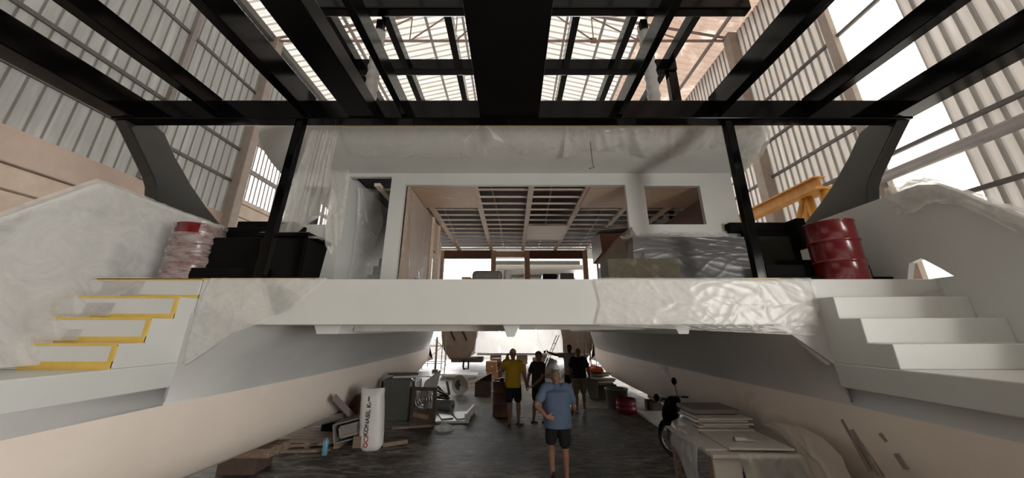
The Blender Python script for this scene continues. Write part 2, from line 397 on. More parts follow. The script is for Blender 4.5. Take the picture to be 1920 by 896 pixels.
# right slope with the dusty brown stretch by the eave
XS = 5.1; ZS = EAVE + (RID-EAVE)*(WR-XS)/(WR-RX)
ribbed(struct(roof(RX, RID, XS, ZS, Y0, Y1), 'ceiling_right', 'sheet_roof'), 'rib_roof' if 'eave' not in " Y0, Y1), 'ceiling_right', 'sheet_roof')" else 'dustroof', (1,3))
ribbed(struct(roof(XS, ZS, WR+.5, EAVE-.1, Y0, Y1), 'ceiling_eave', 'dustroof'), 'rib_roof' if 'eave' not in ".1, Y0, Y1), 'ceiling_eave', 'dustroof')" else 'dustroof', (1,3))
def roofz(x): return EAVE+(RID-EAVE)*((x-WL)/(RX-WL) if x < RX else (WR-x)/(WR-RX))
for x in (-7.6,-6.2,-4.8,-3.4,-2.0,-.6, .8, 2.2, 3.6, 5.0, 6.4, 7.6):
    z = roofz(x)-.12
    struct(MB().box(x-.04, x+.04, Y0, Y1, z-.12, z), f'trim_{n}', 'steel'); n += 1
for y in (4.0, 10.1, 16.0, 22.0, 28.0):
    mb = MB(); zb = EAVE-.12; t = .07
    mb.bar((WL,y,zb), (WR,y,zb), t, t)
    mb.bar((WL,y,roofz(WL)-.02), (RX,y,RID-.32), t, t); mb.bar((RX,y,RID-.32), (WR,y,roofz(WR)-.02), t, t)
    xs = [WL + (WR-WL)*k/10 for k in range(11)]
    for k in range(1, 10):
        x = xs[k]; zt = roofz(x)-.3
        mb.bar((x,y,zb), (x,y,zt), .035, .035)
        xn = xs[k+1] if x < RX else xs[k-1]
        mb.bar((x,y,zb), (xn,y,roofz(xn)-.3), .04, .04)
        if k % 3 == 1: mb.box(x-.12, x+.12, y-.02, y+.02, zb-.1, zb+.14)
    struct(mb, f'trim_{n}', 'rust'); n += 1
# gable ends: header above the far doorway, unseen back wall
struct(MB().add([(WL,Y1,H+6),(WR,Y1,H+6),(WR,Y1,EAVE),(RX,Y1,RID),(WL,Y1,EAVE)], [(0,1,2,3,4)]), 'wall_far', 'sheet_l')
struct(MB().box(WL, WR, Y0-.1, Y0, 0, 6.2), 'wall_back', 'darkwall')  # unseen, coloured dark to cut bounce onto the right side
struct(MB().add([(WL,Y0,6.2),(WR,Y0,6.2),(WR,Y0,EAVE),(RX,Y0,RID),(WL,Y0,EAVE)], [(0,1,2,3,4)]), 'wall_back_high', 'sheet_roof')  # unseen upper back wall, made translucent to add frontal light

# ================================================================== CATAMARAN
DK = H + .616                       # cockpit deck level
boat = thing('catamaran', 'large unfinished white catamaran with open cockpit and two wide stern stairways', 'boat', (0, 5, 0))
def lerp_(a, b, t): return a + (b-a)*t
def hull(sd):
    st = []   # (Y, side offset, keel z)
    Ys = [1.9, 3.0, 4.34, 4.36, 5.5, 7, 9, 11, 13, 14.5, 15.5, 16.5, 17.5, 18.5, 19.3, 20]
    rings = []
    for y in Ys:
        t = max(0, (y-13.5)/6.5); pinch = t**1.8*.86           # inner side curving out to the stem
        xi = 3.72 + pinch; xo = 5.60 - .9*t**2; xm = (xi+xo)/2 if t < .98 else 4.66
        kz = .38 + .35*t**2
        f_ = min(1, max(0, (y-4.36)/3.6)); e_ = .10 if sd < 0 else 0; XI_ = 3.82 + e_*1.2
        if y < 4.35: P0 = [(3.88 + (.1 if sd < 0 else 0), H-.62), (3.88 + (.1 if sd < 0 else 0), H-.66)]
        else: P0 = [(3.24 + pinch*1.45, H+.058), (lerp_(XI_, 3.42, f_) + pinch*1.25, H - lerp_(.40, .46, f_) + .25*t*t)]
        xb_ = 3.87 + e_ if y < 4.35 else lerp_(3.87 + e_, 3.66, f_) + pinch
        xi = xb_
        P = P0 + [(xb_ + (.01 if y < 4.35 else 0), H-.79), (xb_, H-.82), (xi+.0, H-1.15), (xi+.04, H-1.45), (xi+.2, kz+.18), (xi+.5, kz+.03), (xm, kz),
             (xo-.4, kz+.05), (xo-.12, kz+.3), (xo, H-1.2), (xo+.05, H-.3), (xo+.05, H-.3 if y < 4.35 else DK-.1)]
        rings.append([(sd*a, y, b) for a, b in P])
    mb = MB(); n_ = len(rings[0])
    top = MB(); bot = MB()
    for k in range(len(rings)-1):
        for i in range(n_-1):
            if k == 2 and i < 2: continue
            q = [rings[k][i], rings[k][i+1], rings[k+1][i+1], rings[k+1][i]]
            (bot if 3 <= i <= 10 else (top)).add(q, [(0,1,2,3)], True)
    for R_ in (rings[0], rings[2], rings[3], rings[-1]): top.add(R_, [tuple(range(n_))])
    # deck lid
    hu = bot.build('hull', 'bottom', boat, weld=True)
    tp = top.build('topside_band', 'gel2', hu, weld=True)
    return hu
for sd in (-1, 1): hull(sd)
# upper fill of each hull above the deck line (from the haunch up to the deck)
for sd in (-1, 1):
    a = 3.85; XI = 3.8 if sd > 0 else 3.95
    # swim platform slab
    MB().prism([(sd*XI, H-.373), (sd*5.9, H-.373), (sd*5.9, H-.634), (sd*(XI+.02), H-.634)], 'y', 1.4, 4.372).build('swim_platform', 'gel', boat, bevel=.012)
    # stair flight: one solid stepped body
    prof = [(2.2, H-.372), (3.64, H-.372), (3.64, H-.135), (3.89, H-.135), (3.89, H+.122), (4.14, H+.122), (4.14, H+.374), (4.39, H+.374), (4.39, DK), (4.9, DK), (4.9, H-.63), (4.28, H-.63), (4.26, H-.372-.005)]
    prof = [(3.64, H-.373), (3.64, H-.135), (3.89, H-.135), (3.89, H+.122), (4.14, H+.122), (4.14, H+.374), (4.39, H+.374), (4.39, DK), (4.9, DK), (4.9, H-.373)]
    fl = MB().prism(prof, 'x', sd*(XI+.01), sd*5.42).build('stair_flight', 'gel', boat, bevel=.01)
    if sd < 0:
        tw = .035
        def strip(x0, x1, y, z0, z1): MB().box(x0, x1, y-.004, y+.02, z0, z1).build('tape_strip', 'tape', fl)
        steps = [(4.39, H+.374, DK, -5.40, -3.96), (4.14, H+.122, H+.374, -5.36, -3.96), (3.89, H-.135, H+.122, -5.15, -3.96), (3.64, H-.373, H-.135, -4.86, -3.96)]
        for k, (y, za, zb, xa, xb) in enumerate(steps):
            strip(xa, xb, y, zb-.02, zb+.006); strip(xa, xb, y, za, za+.045 + .01*k)
            if k: strip(xb-.035, xb+.004, y, za+.047+.01*k, zb-.022)
            if k == 1: strip(xa-.04, xa, y, za+.06, zb-.022)
        MB().box(-5.2, -3.8, 4.30, 4.395, DK-.001, DK+.004)
    # haunch below the steps: aft face closing hull to the bridge deck
    hp = [(sd*XI, H-.373), (sd*XI, H-.40), (sd*(XI-.05), H-.40), (sd*3.26, H+.054), (sd*3.26, DK-.002), (sd*XI, DK-.002)]
    MB().prism(hp, 'y', 4.395, 4.46).build('haunch', 'gel', boat, bevel=.01)
    # bulwark
    bw = [(2.2, H-.4), (2.2, H-.2), (3.42, H+1.10), (4.10, H+1.82), (4.2, H+1.86), (6.2, H+1.83), (9.0, H+1.75), (9.0, H-.3), (2.2, H-.6)]
    if sd < 0: MB().prism(bw, 'x', -5.42, -5.52).build('bulwark', 'gel', boat, bevel=.03)
    else:
        # right one is pierced by a hawse opening at deck level
        mb = MB(); hole = [(4.50, DK+.03), (4.52, H+.90), (4.40, H+.90), (4.20, DK+.03)]
        outer = [(2.2, H-.6), (2.2, H-.2), (3.42, H+1.10), (3.86, H+1.62), (4.0, H+1.76), (4.2, H+1.84), (6.2, H+1.83), (9.0, H+1.75), (9.0, H-.3)]
        hole = [(4.72, DK+.01), (4.62, H+.86), (4.46, H+.90), (4.30, H+.74), (4.20, DK+.01)]
        me_v = []; bm = bmesh.new()
        for X in (5.42, 5.50):
            ov = [bm.verts.new((X, y, z)) for y, z in outer]; hv = [bm.verts.new((X, y, z)) for y, z in hole]
            es = [bm.edges.new((L[i], L[(i+1) % len(L)])) for L in (ov, hv) for i in range(len(L))]
            bmesh.ops.triangle_fill(bm, edges=es, use_beauty=True)
            me_v.append((ov, hv))
        for q in (0, 1):
            A, B = me_v[0][q], me_v[1][q]
            for i in range(len(A)): bm.faces.new((A[i], A[(i+1)%len(A)], B[(i+1)%len(A)], B[i]))
        bm.verts.ensure_lookup_table()
        bm.verts.index_update()
        mb.add([v.co[:] for v in bm.verts], [tuple(v.index for v in f.verts) for f in bm.faces]); bm.free()
        mb.build('bulwark', 'gel', boat)
# transom beam and bridge deck
MB().box(-3.78, 3.78, 4.39, 4.75, H+.056, DK).build('transom_beam', 'gel', boat, bevel=.012)
MB().box(-5.42, 5.42, 4.75, 6.0, DK-.12, DK).build('cockpit_deck', 'deck', boat)
MB().box(-4.2, 4.2, 6.0, 13.5, DK-.12, DK).build('salon_floor', 'ply', boat)
MB().box(-3.6, 3.6, 4.75, 14.0, H+.06, H+.10).build('bridge_deck_underside', 'gel', boat)
for xa, xb in ((-2.55,-2.2), (2.08,2.3)):
    MB().prism([(xa, H+.06), (xb, H+.06), (xb-.04, H-.055), (xa+.05, H-.055)], 'y', 4.6, 13.0).build('underside_stringer', 'gel', boat, bevel=.008)
MB().prism([(-.12, H+.06), (.10, H+.06), (.03, H-.085), (-.06, H-.085)], 'y', 4.55, 12.5).build('nacelle', 'gel', boat, bevel=.008)
MB().box(-2.2, -.1, 5.0, 5.1, H-.02, H+.06).box(.1, 2.1, 5.0, 5.1, H-.0, H+.06).build('underside_frame', 'deck', boat)
# side decks and cabin sides
for sd in (-1, 1):
    MB().box(sd*4.2, sd*5.42, 6.0, 14, DK-.1, DK).build('side_deck', 'deck', boat)
    # cabin side, leaning, with a window
# aft bulkhead with openings
BX = 4.2; YB = 6.0
holes = [(-3.13,-2.31, DK-.01, H+2.80), (-2.04, 2.16, DK-.01, H+2.63), (2.52, 3.58, H+1.84, H+2.61), (-4.0,-3.42, H+1.84, H+2.61)]
wall_cells([-BX, BX], [DK, H+2.95], holes, YB, YB+.09).build('cabin_bulkhead', 'gel', boat)
# roof moulding with curved overhang
def roofrings():
    prof = [(6.15, H+2.86), (5.98, H+2.87), (5.6, H+2.93), (5.25, H+3.03), (5.02, H+3.16), (4.93, H+3.28), (4.98, H+3.40), (5.2, H+3.46), (6.5, H+3.5)]
    xs = [(-4.62, .9), (-4.6,.6), (-4.52,.35), (-4.36,.16), (-4.1,.04), (-3.6, 0), (0,0), (3.6,0), (4.1,.04), (4.36,.16), (4.52,.35), (4.6,.6), (4.62,.9)]
    R = []
    for x, inset in xs:
        R.append([(x, y + inset*(1 if y < 6.1 else 0)*1.0, z) for y, z in prof])
    return R
R = roofrings(); mb = MB()
for k in range(len(R)-1):
    for i in range(len(R[0])-1): mb.add([R[k][i], R[k][i+1], R[k+1][i+1], R[k+1][i]], [(0,1,2,3)], True)
mb.build('roof_overhang', 'gel', boat, weld=True, sub=1)
MB().box(-4.5, 4.5, 6.3, 13.0, H+3.0, H+3.45).build('cabin_roof', 'gel', boat, bevel=.05)
for sd in (-1, 1):
    mb = MB(); 
    def sidepanel(xs_):
        for ya, yb, za, zb in ((6.09,12.2,DK,H+1.84),(6.09,6.9,H+1.84,H+2.95),(8.2,8.5,H+1.84,H+2.95),(10.5,12.2,H+1.84,H+2.95),(6.9,10.5,H+2.61,H+2.95)):
            mb.box(xs_, xs_+.06, ya, yb, za, zb)
    sidepanel(4.12 if sd > 0 else -4.18); mb.build('cabin_side', 'gel', boat)
# salon ceiling : black insulation, battens and three plywood panels
CZ = H + 2.65
MB().box(-4.1, 4.1, 6.1, 12.4, CZ+.27, CZ+.30).build('insulation_sheet', 'void', boat)
for x in (-2.62, -1.85, -.73, .38, 1.51, 2.6, 3.6):
    MB().box(x-.055, x+.055, 6.1, 11.9, CZ, CZ+.06).build('ceiling_batten', 'batten', boat)
y = 6.35
while y < 11.9:
    MB().box(-2.7, 4.1, y-.022, y+.022, CZ+.015, CZ+.045).build('cross_batten', 'batten', boat); y += .40
MB().box(-1.95, -.76, 6.1, 7.3, CZ-.02, CZ).build('ceiling_panel', 'ply', boat)
MB().box(1.53, 4.1, 6.1, 7.3, CZ-.02, CZ).build('ceiling_panel', 'ply', boat)
MB().box(.42, 1.5, 8.7, 10.2, CZ-.02, CZ).build('ceiling_panel', 'ply', boat)
# pipes and wires above the battens
for k, (x0, x1) in enumerate(((-1.6,-1.9),(-.45,-.3),(.8,.95),(2.1,2.4),(3.1,2.8))):
    MB().tube([(x0, 6.1, CZ+.16), ((x0+x1)/2+.05, 9, CZ+.15), (x1, 12, CZ+.16)], .02, 8).build('ceiling_conduit', 'steel', boat)
# forward wall of the salon
for xa, xb in ((-2.55,-2.38), (-.73,-.56), (.43,.62), (2.47,2.64)):
    MB().box(xa, xb, 11.75, 11.9, DK, CZ).build('window_post', 'ply', boat, bevel=.006)
MB().box(-2.6, -.7, 11.76, 11.86, H+2.36, CZ+.0).build('window_header', 'redwood', boat)
MB().box(.6, 2.5, 11.76, 11.86, H+2.36, CZ+.0).build('window_header', 'redwood', boat)
MB().box(-.56, .43, 11.80, 11.88, H+2.42, CZ-.02).build('window_header', 'ply', boat)
MB().box(-4.1, 4.1, 11.76, 11.9, DK, H+.72).build('window_sill', 'ply', boat)
MB().box(2.95, 3.0, 11.76, 11.82, DK, CZ).box(3.3,3.34,11.76,11.82,DK,CZ).build('window_mullion', 'white', boat)
# left inner partition with door gap
mb = MB()
mb.box(-2.02,-1.96, 6.10, 8.0, H+1.0, CZ-.01).box(-2.02,-1.96, 6.10, 6.9, DK, H+1.0).box(-2.02,-1.96, 7.5, 8.0, DK, H+1.0)
mb.build('partition_panel', 'ply_pale', boat)
MB().box(-2.06,-1.92, 8.0, 8.14, DK, CZ).box(-2.06,-1.92, 8.75, 8.87, DK, CZ).build('partition_post', 'batten', boat)
MB().box(-2.02,-1.97, 8.14, 8.75, H+1.9, CZ).build('partition_header', 'ply', boat)
MB().box(-2.03,-1.97, 8.87, 9.3, H+.9, H+2.3).build('partition_board', 'white', boat)
MB().box(-4.1,-3.2, 9.3, 9.36, DK, CZ).build('rear_cabinet', 'redwood', boat)
MB().box(2.98, 3.04, 8.9, 11.7, DK, H+2.0).build('galley_partition', 'white', boat)
MB().prism([(6.2, H+2.64), (11.6, H+2.64), (11.6, H+2.2), (8.8, H+1.84), (6.2, H+1.84)][:5], 'x', 3.98, 4.02).build('side_lining', 'redwood', boat)
# stairway to the flybridge behind the left doorway
for k in range(9):
    MB().box(-2.92, -2.34, 6.6+k*.27, 6.9+k*.27, DK+.22*k, DK+.22*(k+1)).build('inner_step', 'gel', boat, bevel=.01)
MB().box(-3.2,-3.14, 6.1, 9.0, DK, H+2.9).box(-2.30,-2.24, 6.1, 9.0, DK, CZ).build('stairwell_wall', 'gel', boat)
# black stairs from cockpit to the side decks
for sd in (-1, 1):
    x0, x1 = (-5.0, -3.95) if sd < 0 else (3.85, 5.0)
    st = [(5.0, .12, .25), (5.0, .30, .25), (5.3, .55, .3), (5.9, .84, .3)]
    if sd > 0:
        MB().box(3.78, 5.40, 4.85, 5.35, DK, DK+.10).build('black_step', 'dullblack', boat, bevel=.01)
        MB().box(3.75, 5.30, 5.02, 5.5, DK+.10, DK+.30).build('black_step', 'dullblack', boat, bevel=.01)
        MB().box(3.9, 5.25, 5.35, 5.8, DK+.30, DK+.44).build('black_step', 'dullblack', boat, bevel=.01)
        MB().box(4.15, 5.05, 5.85, 5.98, DK+.44, DK+1.05).build('black_locker', 'dullblack', boat, bevel=.015)
        MB().box(3.9, 4.98, 5.85, 6.3, DK+1.05, DK+1.22).box(4.90,5.05,5.6,6.3,DK+.7,DK+1.22).build('black_locker_top', 'dullblack', boat, bevel=.015)
        MB().box(4.3, 4.9, 5.825, 5.85, DK+.5, DK+.95).build('locker_door', 'darkolive', boat, bevel=.02)
    else:
        MB().box(-4.55, -3.55, 4.8, 5.3, DK, DK+.22).build('black_step', 'dullblack', boat, bevel=.015)
        MB().box(-4.60, -3.6, 4.95, 5.5, DK+.22, DK+.70).build('black_step', 'dullblack', boat, bevel=.015)
        MB().box(-4.72, -3.75, 5.35, 5.9, DK+.70, DK+.98).build('black_step', 'dullblack', boat, bevel=.015)
        MB().box(-4.72, -3.75, 5.6, 6.0, DK+.98, DK+1.16).build('black_step', 'dullblack', boat, bevel=.015)

# ================================================================== BLACK AWNING FRAME over the stern
aw = thing('awning_frame', 'glossy black steel awning frame spanning the whole stern overhead', 'frame', (0, 4.5, DK))
MB().box(-6.0, 6.0, 4.38, 4.58, H+3.0, H+3.32).build('cross_beam', 'black', aw, bevel=.012)
for sd in (-1, 1):
    MB().box(sd*5.67, sd*6.0, -3, 4.58, H+3.02, H+3.39).build('side_beam', 'black', aw, bevel=.015)
    MB().box(sd*4.40, sd*4.56, -3, 4.38, H+3.10, H+3.34).build('rafter', 'black', aw, bevel=.01)
    MB().box(sd*2.98, sd*3.12, -3, 4.38, H+3.02, H+3.36).build('rafter', 'black', aw, bevel=.01)
    MB().box(sd*1.57, sd*1.66, -3, 4.38, H+3.04, H+3.30).build('rafter', 'black', aw, bevel=.01)
    # post, slightly raked
    p = MB(); xb, xt = (3.22, 3.25) if sd > 0 else (-3.28, -3.18)
    p.bar((xb, 4.47, DK), (xt, 4.47, H+3.02), .10, .10, up=(0,1,0)); p.bar((xb+.09*sd, 4.55, DK), (xt+.09*sd, 4.55, H+3.02), .07, .12, up=(0,1,0))
    po = p.build('post', 'black', aw, bevel=.006)
    # raked side bracket standing on the bulwark: thick curved fin
    fin = [((6.35,5.50),1.80), ((4.86,5.52),1.83)]
    def FP(y, z, t):  # inner/outer skin
        x = 5.46 + (z-1.8)*.29 + t
        return (sd*x, y, H+z)
    out_ = [(6.35,1.80),(6.1,1.92),(5.82,2.14),(5.54,2.41),(5.23,2.80),(5.03,3.15),(4.60,3.30),(4.42,3.02),(4.52,2.86),(4.70,2.56),(4.87,2.27),(4.92,2.12),(4.92,1.80)]
    vs = [FP(y,z,0) for y,z in out_] + [FP(y,z,.2) for y,z in out_]; m_ = len(out_)
    MB().add(vs, [tuple(range(m_)), tuple(range(2*m_-1,m_-1,-1))] + [(i,(i+1)%m_,(i+1)%m_+m_,i+m_) for i in range(m_)]).build('side_bracket', 'fin', aw, bevel=.02)
MB().box(-.48, .40, -3, 4.38, H+3.02, H+3.30).build('centre_panel', 'matblack', aw, bevel=.01)
MB().box(-2.44, -2.04, -3, 4.38, H+3.02, H+3.26).build('wide_panel', 'matblack', aw, bevel=.01)

# ================================================================== HARDTOP FRAME above the flybridge
ht = thing('hardtop_frame', 'black hardtop frame on wrapped posts above the flybridge', 'frame', (0, 5, H+3.5))
HZ = H + 5.6
MB().box(-4.4, 4.4, 4.75, 4.95, HZ, HZ+.35).build('cross_beam', 'black', ht, bevel=.03)
MB().box(-3.75, 3.75, 6.3, 6.5, HZ, HZ+.3).build('cross_beam', 'black', ht, bevel=.02)
for x in (-3.5, -2.4, -1.22, 1.22, 2.32, 3.5):
    MB().box(x-.07, x+.07, 4.95, 9.5, HZ+.02, HZ+.28).build('rafter', 'black', ht, bevel=.01)
for sd in (-1, 1):
    MB().box(sd*3.55, sd*3.75, 6.35, 6.5, H+3.48, HZ).build('upright', 'black', ht, bevel=.01)
    po = MB().box(sd*2.43, sd*2.56, 4.98, 5.10, H+3.44, HZ).build('upright', 'matblack', ht, bevel=.01)
    rings = []
    zs = [H+3.46 + k*.06 for k in range(32)]
    for k, z in enumerate(zs):
        r = .105 + .012*math.sin(k*1.9) + .01*nz(k*.7, sd)
        rings.append([(sd*2.495+r*math.cos(t)*1.0, 5.04+r*math.sin(t), z) for t in (2*math.pi*q/12 for q in range(12))])
    MB().loft(rings).build('plastic_wrap', 'wrap', po)
    MB().lathe([(.115,0),(.118,.05),(.112,.1)], (sd*2.495,5.04,H+3.52), 14).build('tape_band', 'tape', po)

# scuffs and tape on the painted hulls
for (u0,v0,u1,v1,wd) in ((1579,786,1632,884,.035),(1597,805,1650,893,.05),(1650,812,1664,828,.04),(1680,850,1700,880,.05)):
    a_, b_ = Vector(atX(u0,v0,3.862)), Vector(atX(u1,v1,3.878))
    MB().bar(a_, b_, wd, .02, up=(1,0,0)).build('scuff_mark', 'scuff', boat)
MB().box(-5.4, -2.6, 4.386, 4.40, DK-.004, DK+.008).build('tape_strip', 'tape', boat)
# ================================================================== FILMS AND SHEETS
def lerp(a, b, t): return a + (b-a)*t
def rib(mb, rows, nu=30, nv=40, amp=.03, fr=3.0, d=(0,-1,0), seed=0, vert=1.0, edge=True):
    """sheet through rows of (left point, right point), wrinkled along d"""
    d = Vector(d).normalized(); rows = [(Vector(a), Vector(b)) for a, b in rows]; n = len(rows)-1
    def fn(u, v):
        t = v*n; k = min(int(t), n-1); f = t-k; f = f*f*(3-2*f)*.5 + f*.5
        L = rows[k][0].lerp(rows[k+1][0], f); R_ = rows[k][1].lerp(rows[k+1][1], f)
        p = L.lerp(R_, u); ln = (R_-L).length
        h = crease(u*ln*fr*.5+seed, v*fr*vert*ln*.4+seed*1.7)*amp*.55 + nz(u*1.5*ln+seed, v*1.5)*amp*.6
        return p + d*h
    return mb.grid(fn, nu, nv)
def sheet(name, label, m, rows, cat='sheet', group=None, **k):
    return tag(rib(MB(), rows, **k).build(name, m), label, cat, group)
YF = 4.375
# film on the right half of the transom beam
rows = [((1.12, YF, DK+.012), (3.80, YF+.0, DK+.012)), ((1.05, YF-.02, DK-.03), (3.82, YF-.02, DK-.03)), ((1.10, YF-.02, H+.3), (3.80, YF-.03, H+.3)), ((1.02, YF-.02, H+.07), (3.70, YF-.05, H+.05)), ((1.0+.1, YF+.01, H+.045), (3.62, YF-.06, H-.07))]
sheet('plastic_film', 'milky plastic film taped over the right half of the white transom beam', 'plastic', rows, amp=.024, nu=150, nv=60, fr=4.5, seed=3)
# film on the left of the transom beam, running down over the haunch
rows = [((-3.84, YF, DK+.01), (-2.35, YF, DK+.012)), ((-3.86, YF-.02, H+.42), (-2.50, YF-.02, H+.46)), ((-3.87, YF-.03, H+.22), (-2.72, YF-.03, H+.24)), ((-3.88, YF-.03, H+.02), (-3.05, YF-.03, H+.08)), ((-3.88, YF-.03, H-.15), (-3.45, YF-.03, H-.07)), ((-3.86, YF-.02, H-.38), (-3.80, YF-.02, H-.37))]
sheet('plastic_film', 'stained plastic film over the left end of the white transom beam beside the taped stairs', 'plastic_dirty', rows, amp=.026, nu=100, nv=80, fr=4.2, seed=9)
# film over the roof overhang
PRO = [(5.10, 3.345), (4.955, 3.36), (4.895, 3.30), (4.97, 3.17), (5.20, 3.04), (5.42, 2.97), (5.52, 2.945)]
def ovh(t):
    k = min(int(t*6), 5); f = t*6-k; a, b = PRO[k], PRO[k+1]; return lerp(a[0], b[0], f), lerp(a[1], b[1], f)
def ovfilm(x0, x1, label, seed, amp, hem, m='plastic_thin', nu=110):
    def fn(u, v):
        x = lerp(x0, x1, u); y, z = ovh(v*hem(x))
        ex = max(0, abs(x)-3.9); y += ex*ex*.9
        h = (crease(x*1.1+seed, v*.9+seed)*.5 + (nz(x*1.5+seed, v*1.5)+.3)*.8)*amp*(.2+v) + .012
        k = math.exp(-((x+.42)/.28)**2)*.10*(1-v)*0
        return (x, y-h*.7, H+z-h*.8)
    return tag(MB().grid(fn, nu, 26).build('plastic_film', m), label, 'sheet')
ovfilm(-2.85, -.45, 'smooth plastic film under the roof edge on the left half', 2, .035, lambda x: .93)
ovfilm(-.62, .95, 'plastic film hanging in a pointed pleat from the middle of the roof edge', 5, .07, lambda x: .80 + .1*math.sin(x*5))
ovfilm(.9, 4.5, 'bulging shiny plastic film wrapped around the right end of the roof edge', 8, .14, lambda x: .86+.12*math.sin(x*3.1), m='plastic')
MB().box(-2.95, 3.9, 4.865, 4.885, H+3.19, H+3.215).build('tape_strip', 'tape', boat)
# pleat
mb = MB()
for s_ in (-1, 1):
    rib(mb, [((-.50, 4.86, H+3.27), (-.46, 4.86, H+3.27)), ((-.50+s_*.10, 4.84, H+3.12), (-.46+s_*.13, 4.84, H+3.1)), ((-.50+s_*.2, 4.90, H+2.97), (-.46+s_*.34, 4.95, H+2.93))], nu=14, nv=20, amp=.06, fr=9, seed=s_)
tag(mb.build('plastic_film', 'plastic'), 'small gathered pleat of plastic film left of centre below the black cross beam', 'sheet')
# hanging curtain at the left post
Yd = 5.0
def W(u, v, Y=Yd): return atY(u, v, Y)
mb = MB()
rib(mb, [(W(585,233), W(638,233)), (W(574,260), W(632,262)), (W(562,300), W(622,310)), (W(548,350), W(624,350)), (W(532,395), W(633,385)), (W(524,420), W(636,402))], nu=46, nv=60, amp=.10, fr=5, vert=.25, seed=4)
rib(mb, [(W(524,420), W(609,402)), (W(518,438), W(585,418)), (W(512,455), W(560,436)), (W(509,462), W(538,450)), (W(509,463), W(533,458))], nu=30, nv=20, amp=.08, fr=5, vert=.25, seed=4.5)
rib(mb, [(W(609,402), W(636,402)), (W(609,430), W(641,432)), (W(610,460), W(630,462)), (W(616,474), W(622,476))], nu=14, nv=24, amp=.06, fr=6, vert=.25, seed=7)
tag(mb.build('plastic_curtain', 'curtain'), 'torn plastic curtain hanging from the left roof corner beside the black post', 'sheet')
rows = [((-2.62, 5.96, H+2.9), (-2.60+.02, 5.96, H+2.9)), ((-3.42, 5.97, H+2.4), (-3.22, 5.97, H+2.4))]
tag(rib(MB(), [(W(596,300,5.9), W(654,306,5.9)), (W(606,330,5.9), W(656,330,5.9)), (W(612,400,5.9), W(648,400,5.9)), (W(612,470,5.9), W(640,450,5.9))], nu=20, nv=30, amp=.04, fr=4, seed=12).build('plastic_film', 'plastic'), 'plastic film clinging to the cabin wall left of the stair doorway', 'sheet')
# film draped in the stairwell
tag(rib(MB(), [((-3.08, 6.3, H+2.7), (-2.75, 6.5, H+2.75)), ((-3.08, 6.5, H+2.0), (-2.62, 6.6, H+2.1)), ((-3.06, 6.5, H+1.4), (-2.72, 6.55, H+1.5)), ((-3.05, 6.35, H+.72), (-2.66, 6.35, H+.74))], nu=24, nv=50, amp=.10, fr=4, seed=15).build('plastic_film', 'plastic_thin'), 'plastic film hanging over the narrow stairs inside the left doorway', 'sheet')
tag(rib(MB(), [((-3.05, 5.9, DK+.20), (-2.35, 5.9, DK+.20)), ((-3.1, 5.6, DK+.17), (-2.3, 5.6, DK+.16)), ((-3.15, 5.4, DK+.03), (-2.25, 5.4, DK+.03))], nu=24, nv=16, amp=.05, fr=4, d=(0,0,1), seed=16).build('plastic_film', 'plastic_thin'), 'crumpled plastic film over the doorstep of the left doorway', 'sheet')
tag(MB().obox((-2.72, 5.62, DK+.09), (.75, .4, .09)).box(-3.05,-2.4,5.4,5.8,DK,DK+.04).build('black_tray', 'matblack', bevel=.02), 'flat black tray lying at the foot of the left doorway', 'tray')
# left wing: film over the bulwark and its hull corner
def wingfilm(u, v):
    y = lerp(2.25, 5.9, u); top = 1.87 if y > 4.16 else 1.87 - (4.16-y)*1.06
    z = lerp(top+.03, -.35, v)
    if v < .05: x = -5.56 + v*3.2
    else: x = -5.40
    tz = .62 if y > 4.38 else .378 if y > 4.14 else .126 if y > 3.89 else -.131 if y > 3.64 else -.37
    if y < 4.6: x += max(0, .616-z)*.75
    z = max(z, tz+.004)
    h = crease(y*1.2+1, v*1.6+5)*.03 + nz(y*1.2, v*1.5)*.04
    return (x + h + .015, y, H+z+.02)
tag(MB().grid(wingfilm, 90, 60).build('plastic_film', 'plastic_thick'), 'large cloudy plastic film covering the left side wing above the taped stairs', 'sheet')
# right wing crest film
def crest(u, v):
    y = lerp(2.9, 4.55, u); top = 1.87 if y > 4.14 else 1.87 - (4.14-y)*1.04
    a = v*math.pi*.9; lowv = .28+.12*math.sin(u*9)
    if v < .5: x = 5.58 - v*2*.19; z = top + .02
    else: x = 5.385; z = top + .02 - (v-.5)*2*lowv
    h = crease(y*2.5+1, v*2+5)*.05 + nz(y*5, v*4)*.045
    return (x - (h if v >= .5 else 0), y, H+z+(h*1.3 if v < .62 else 0))
tag(MB().grid(crest, 80, 30).build('plastic_film', 'plastic'), 'crumpled plastic film draped over the crest of the right side wing', 'sheet')
# lower left cream film by the bottom of the taped stairs
# grey covered bench on deck, right
be = thing('covered_bench', 'long bench shrouded in creased grey plastic sheeting on the cockpit deck', 'bench', (2.8, 5.65, DK))
MB().box(2.05, 3.75, 5.42, 5.92, DK, DK+.80).build('bench_body', 'greyp', be)
rib(MB(), [((1.98, 5.95, DK+.83), (3.8, 5.95, DK+.83)), ((1.98, 5.42, DK+.83), (3.8, 5.42, DK+.83)), ((1.94, 5.36, DK+.55), (3.8, 5.36, DK+.55)), ((1.90, 5.33, DK+.02), (3.82, 5.33, DK+.02))], nu=120, nv=90, amp=.03, fr=1.8, vert=4.5, seed=21).build('grey_sheet', 'greysheet', be)
rib(MB(), [((1.98, 5.95, DK+.82), (1.98, 5.40, DK+.82)), ((1.9, 5.95, DK+.4), (1.92, 5.36, DK+.4)), ((1.88, 5.95, DK+.02), (1.88, 5.34, DK+.02))], nu=14, nv=20, amp=.05, d=(-1,0,0), seed=22).build('grey_sheet_side', 'plastic_brown', be)
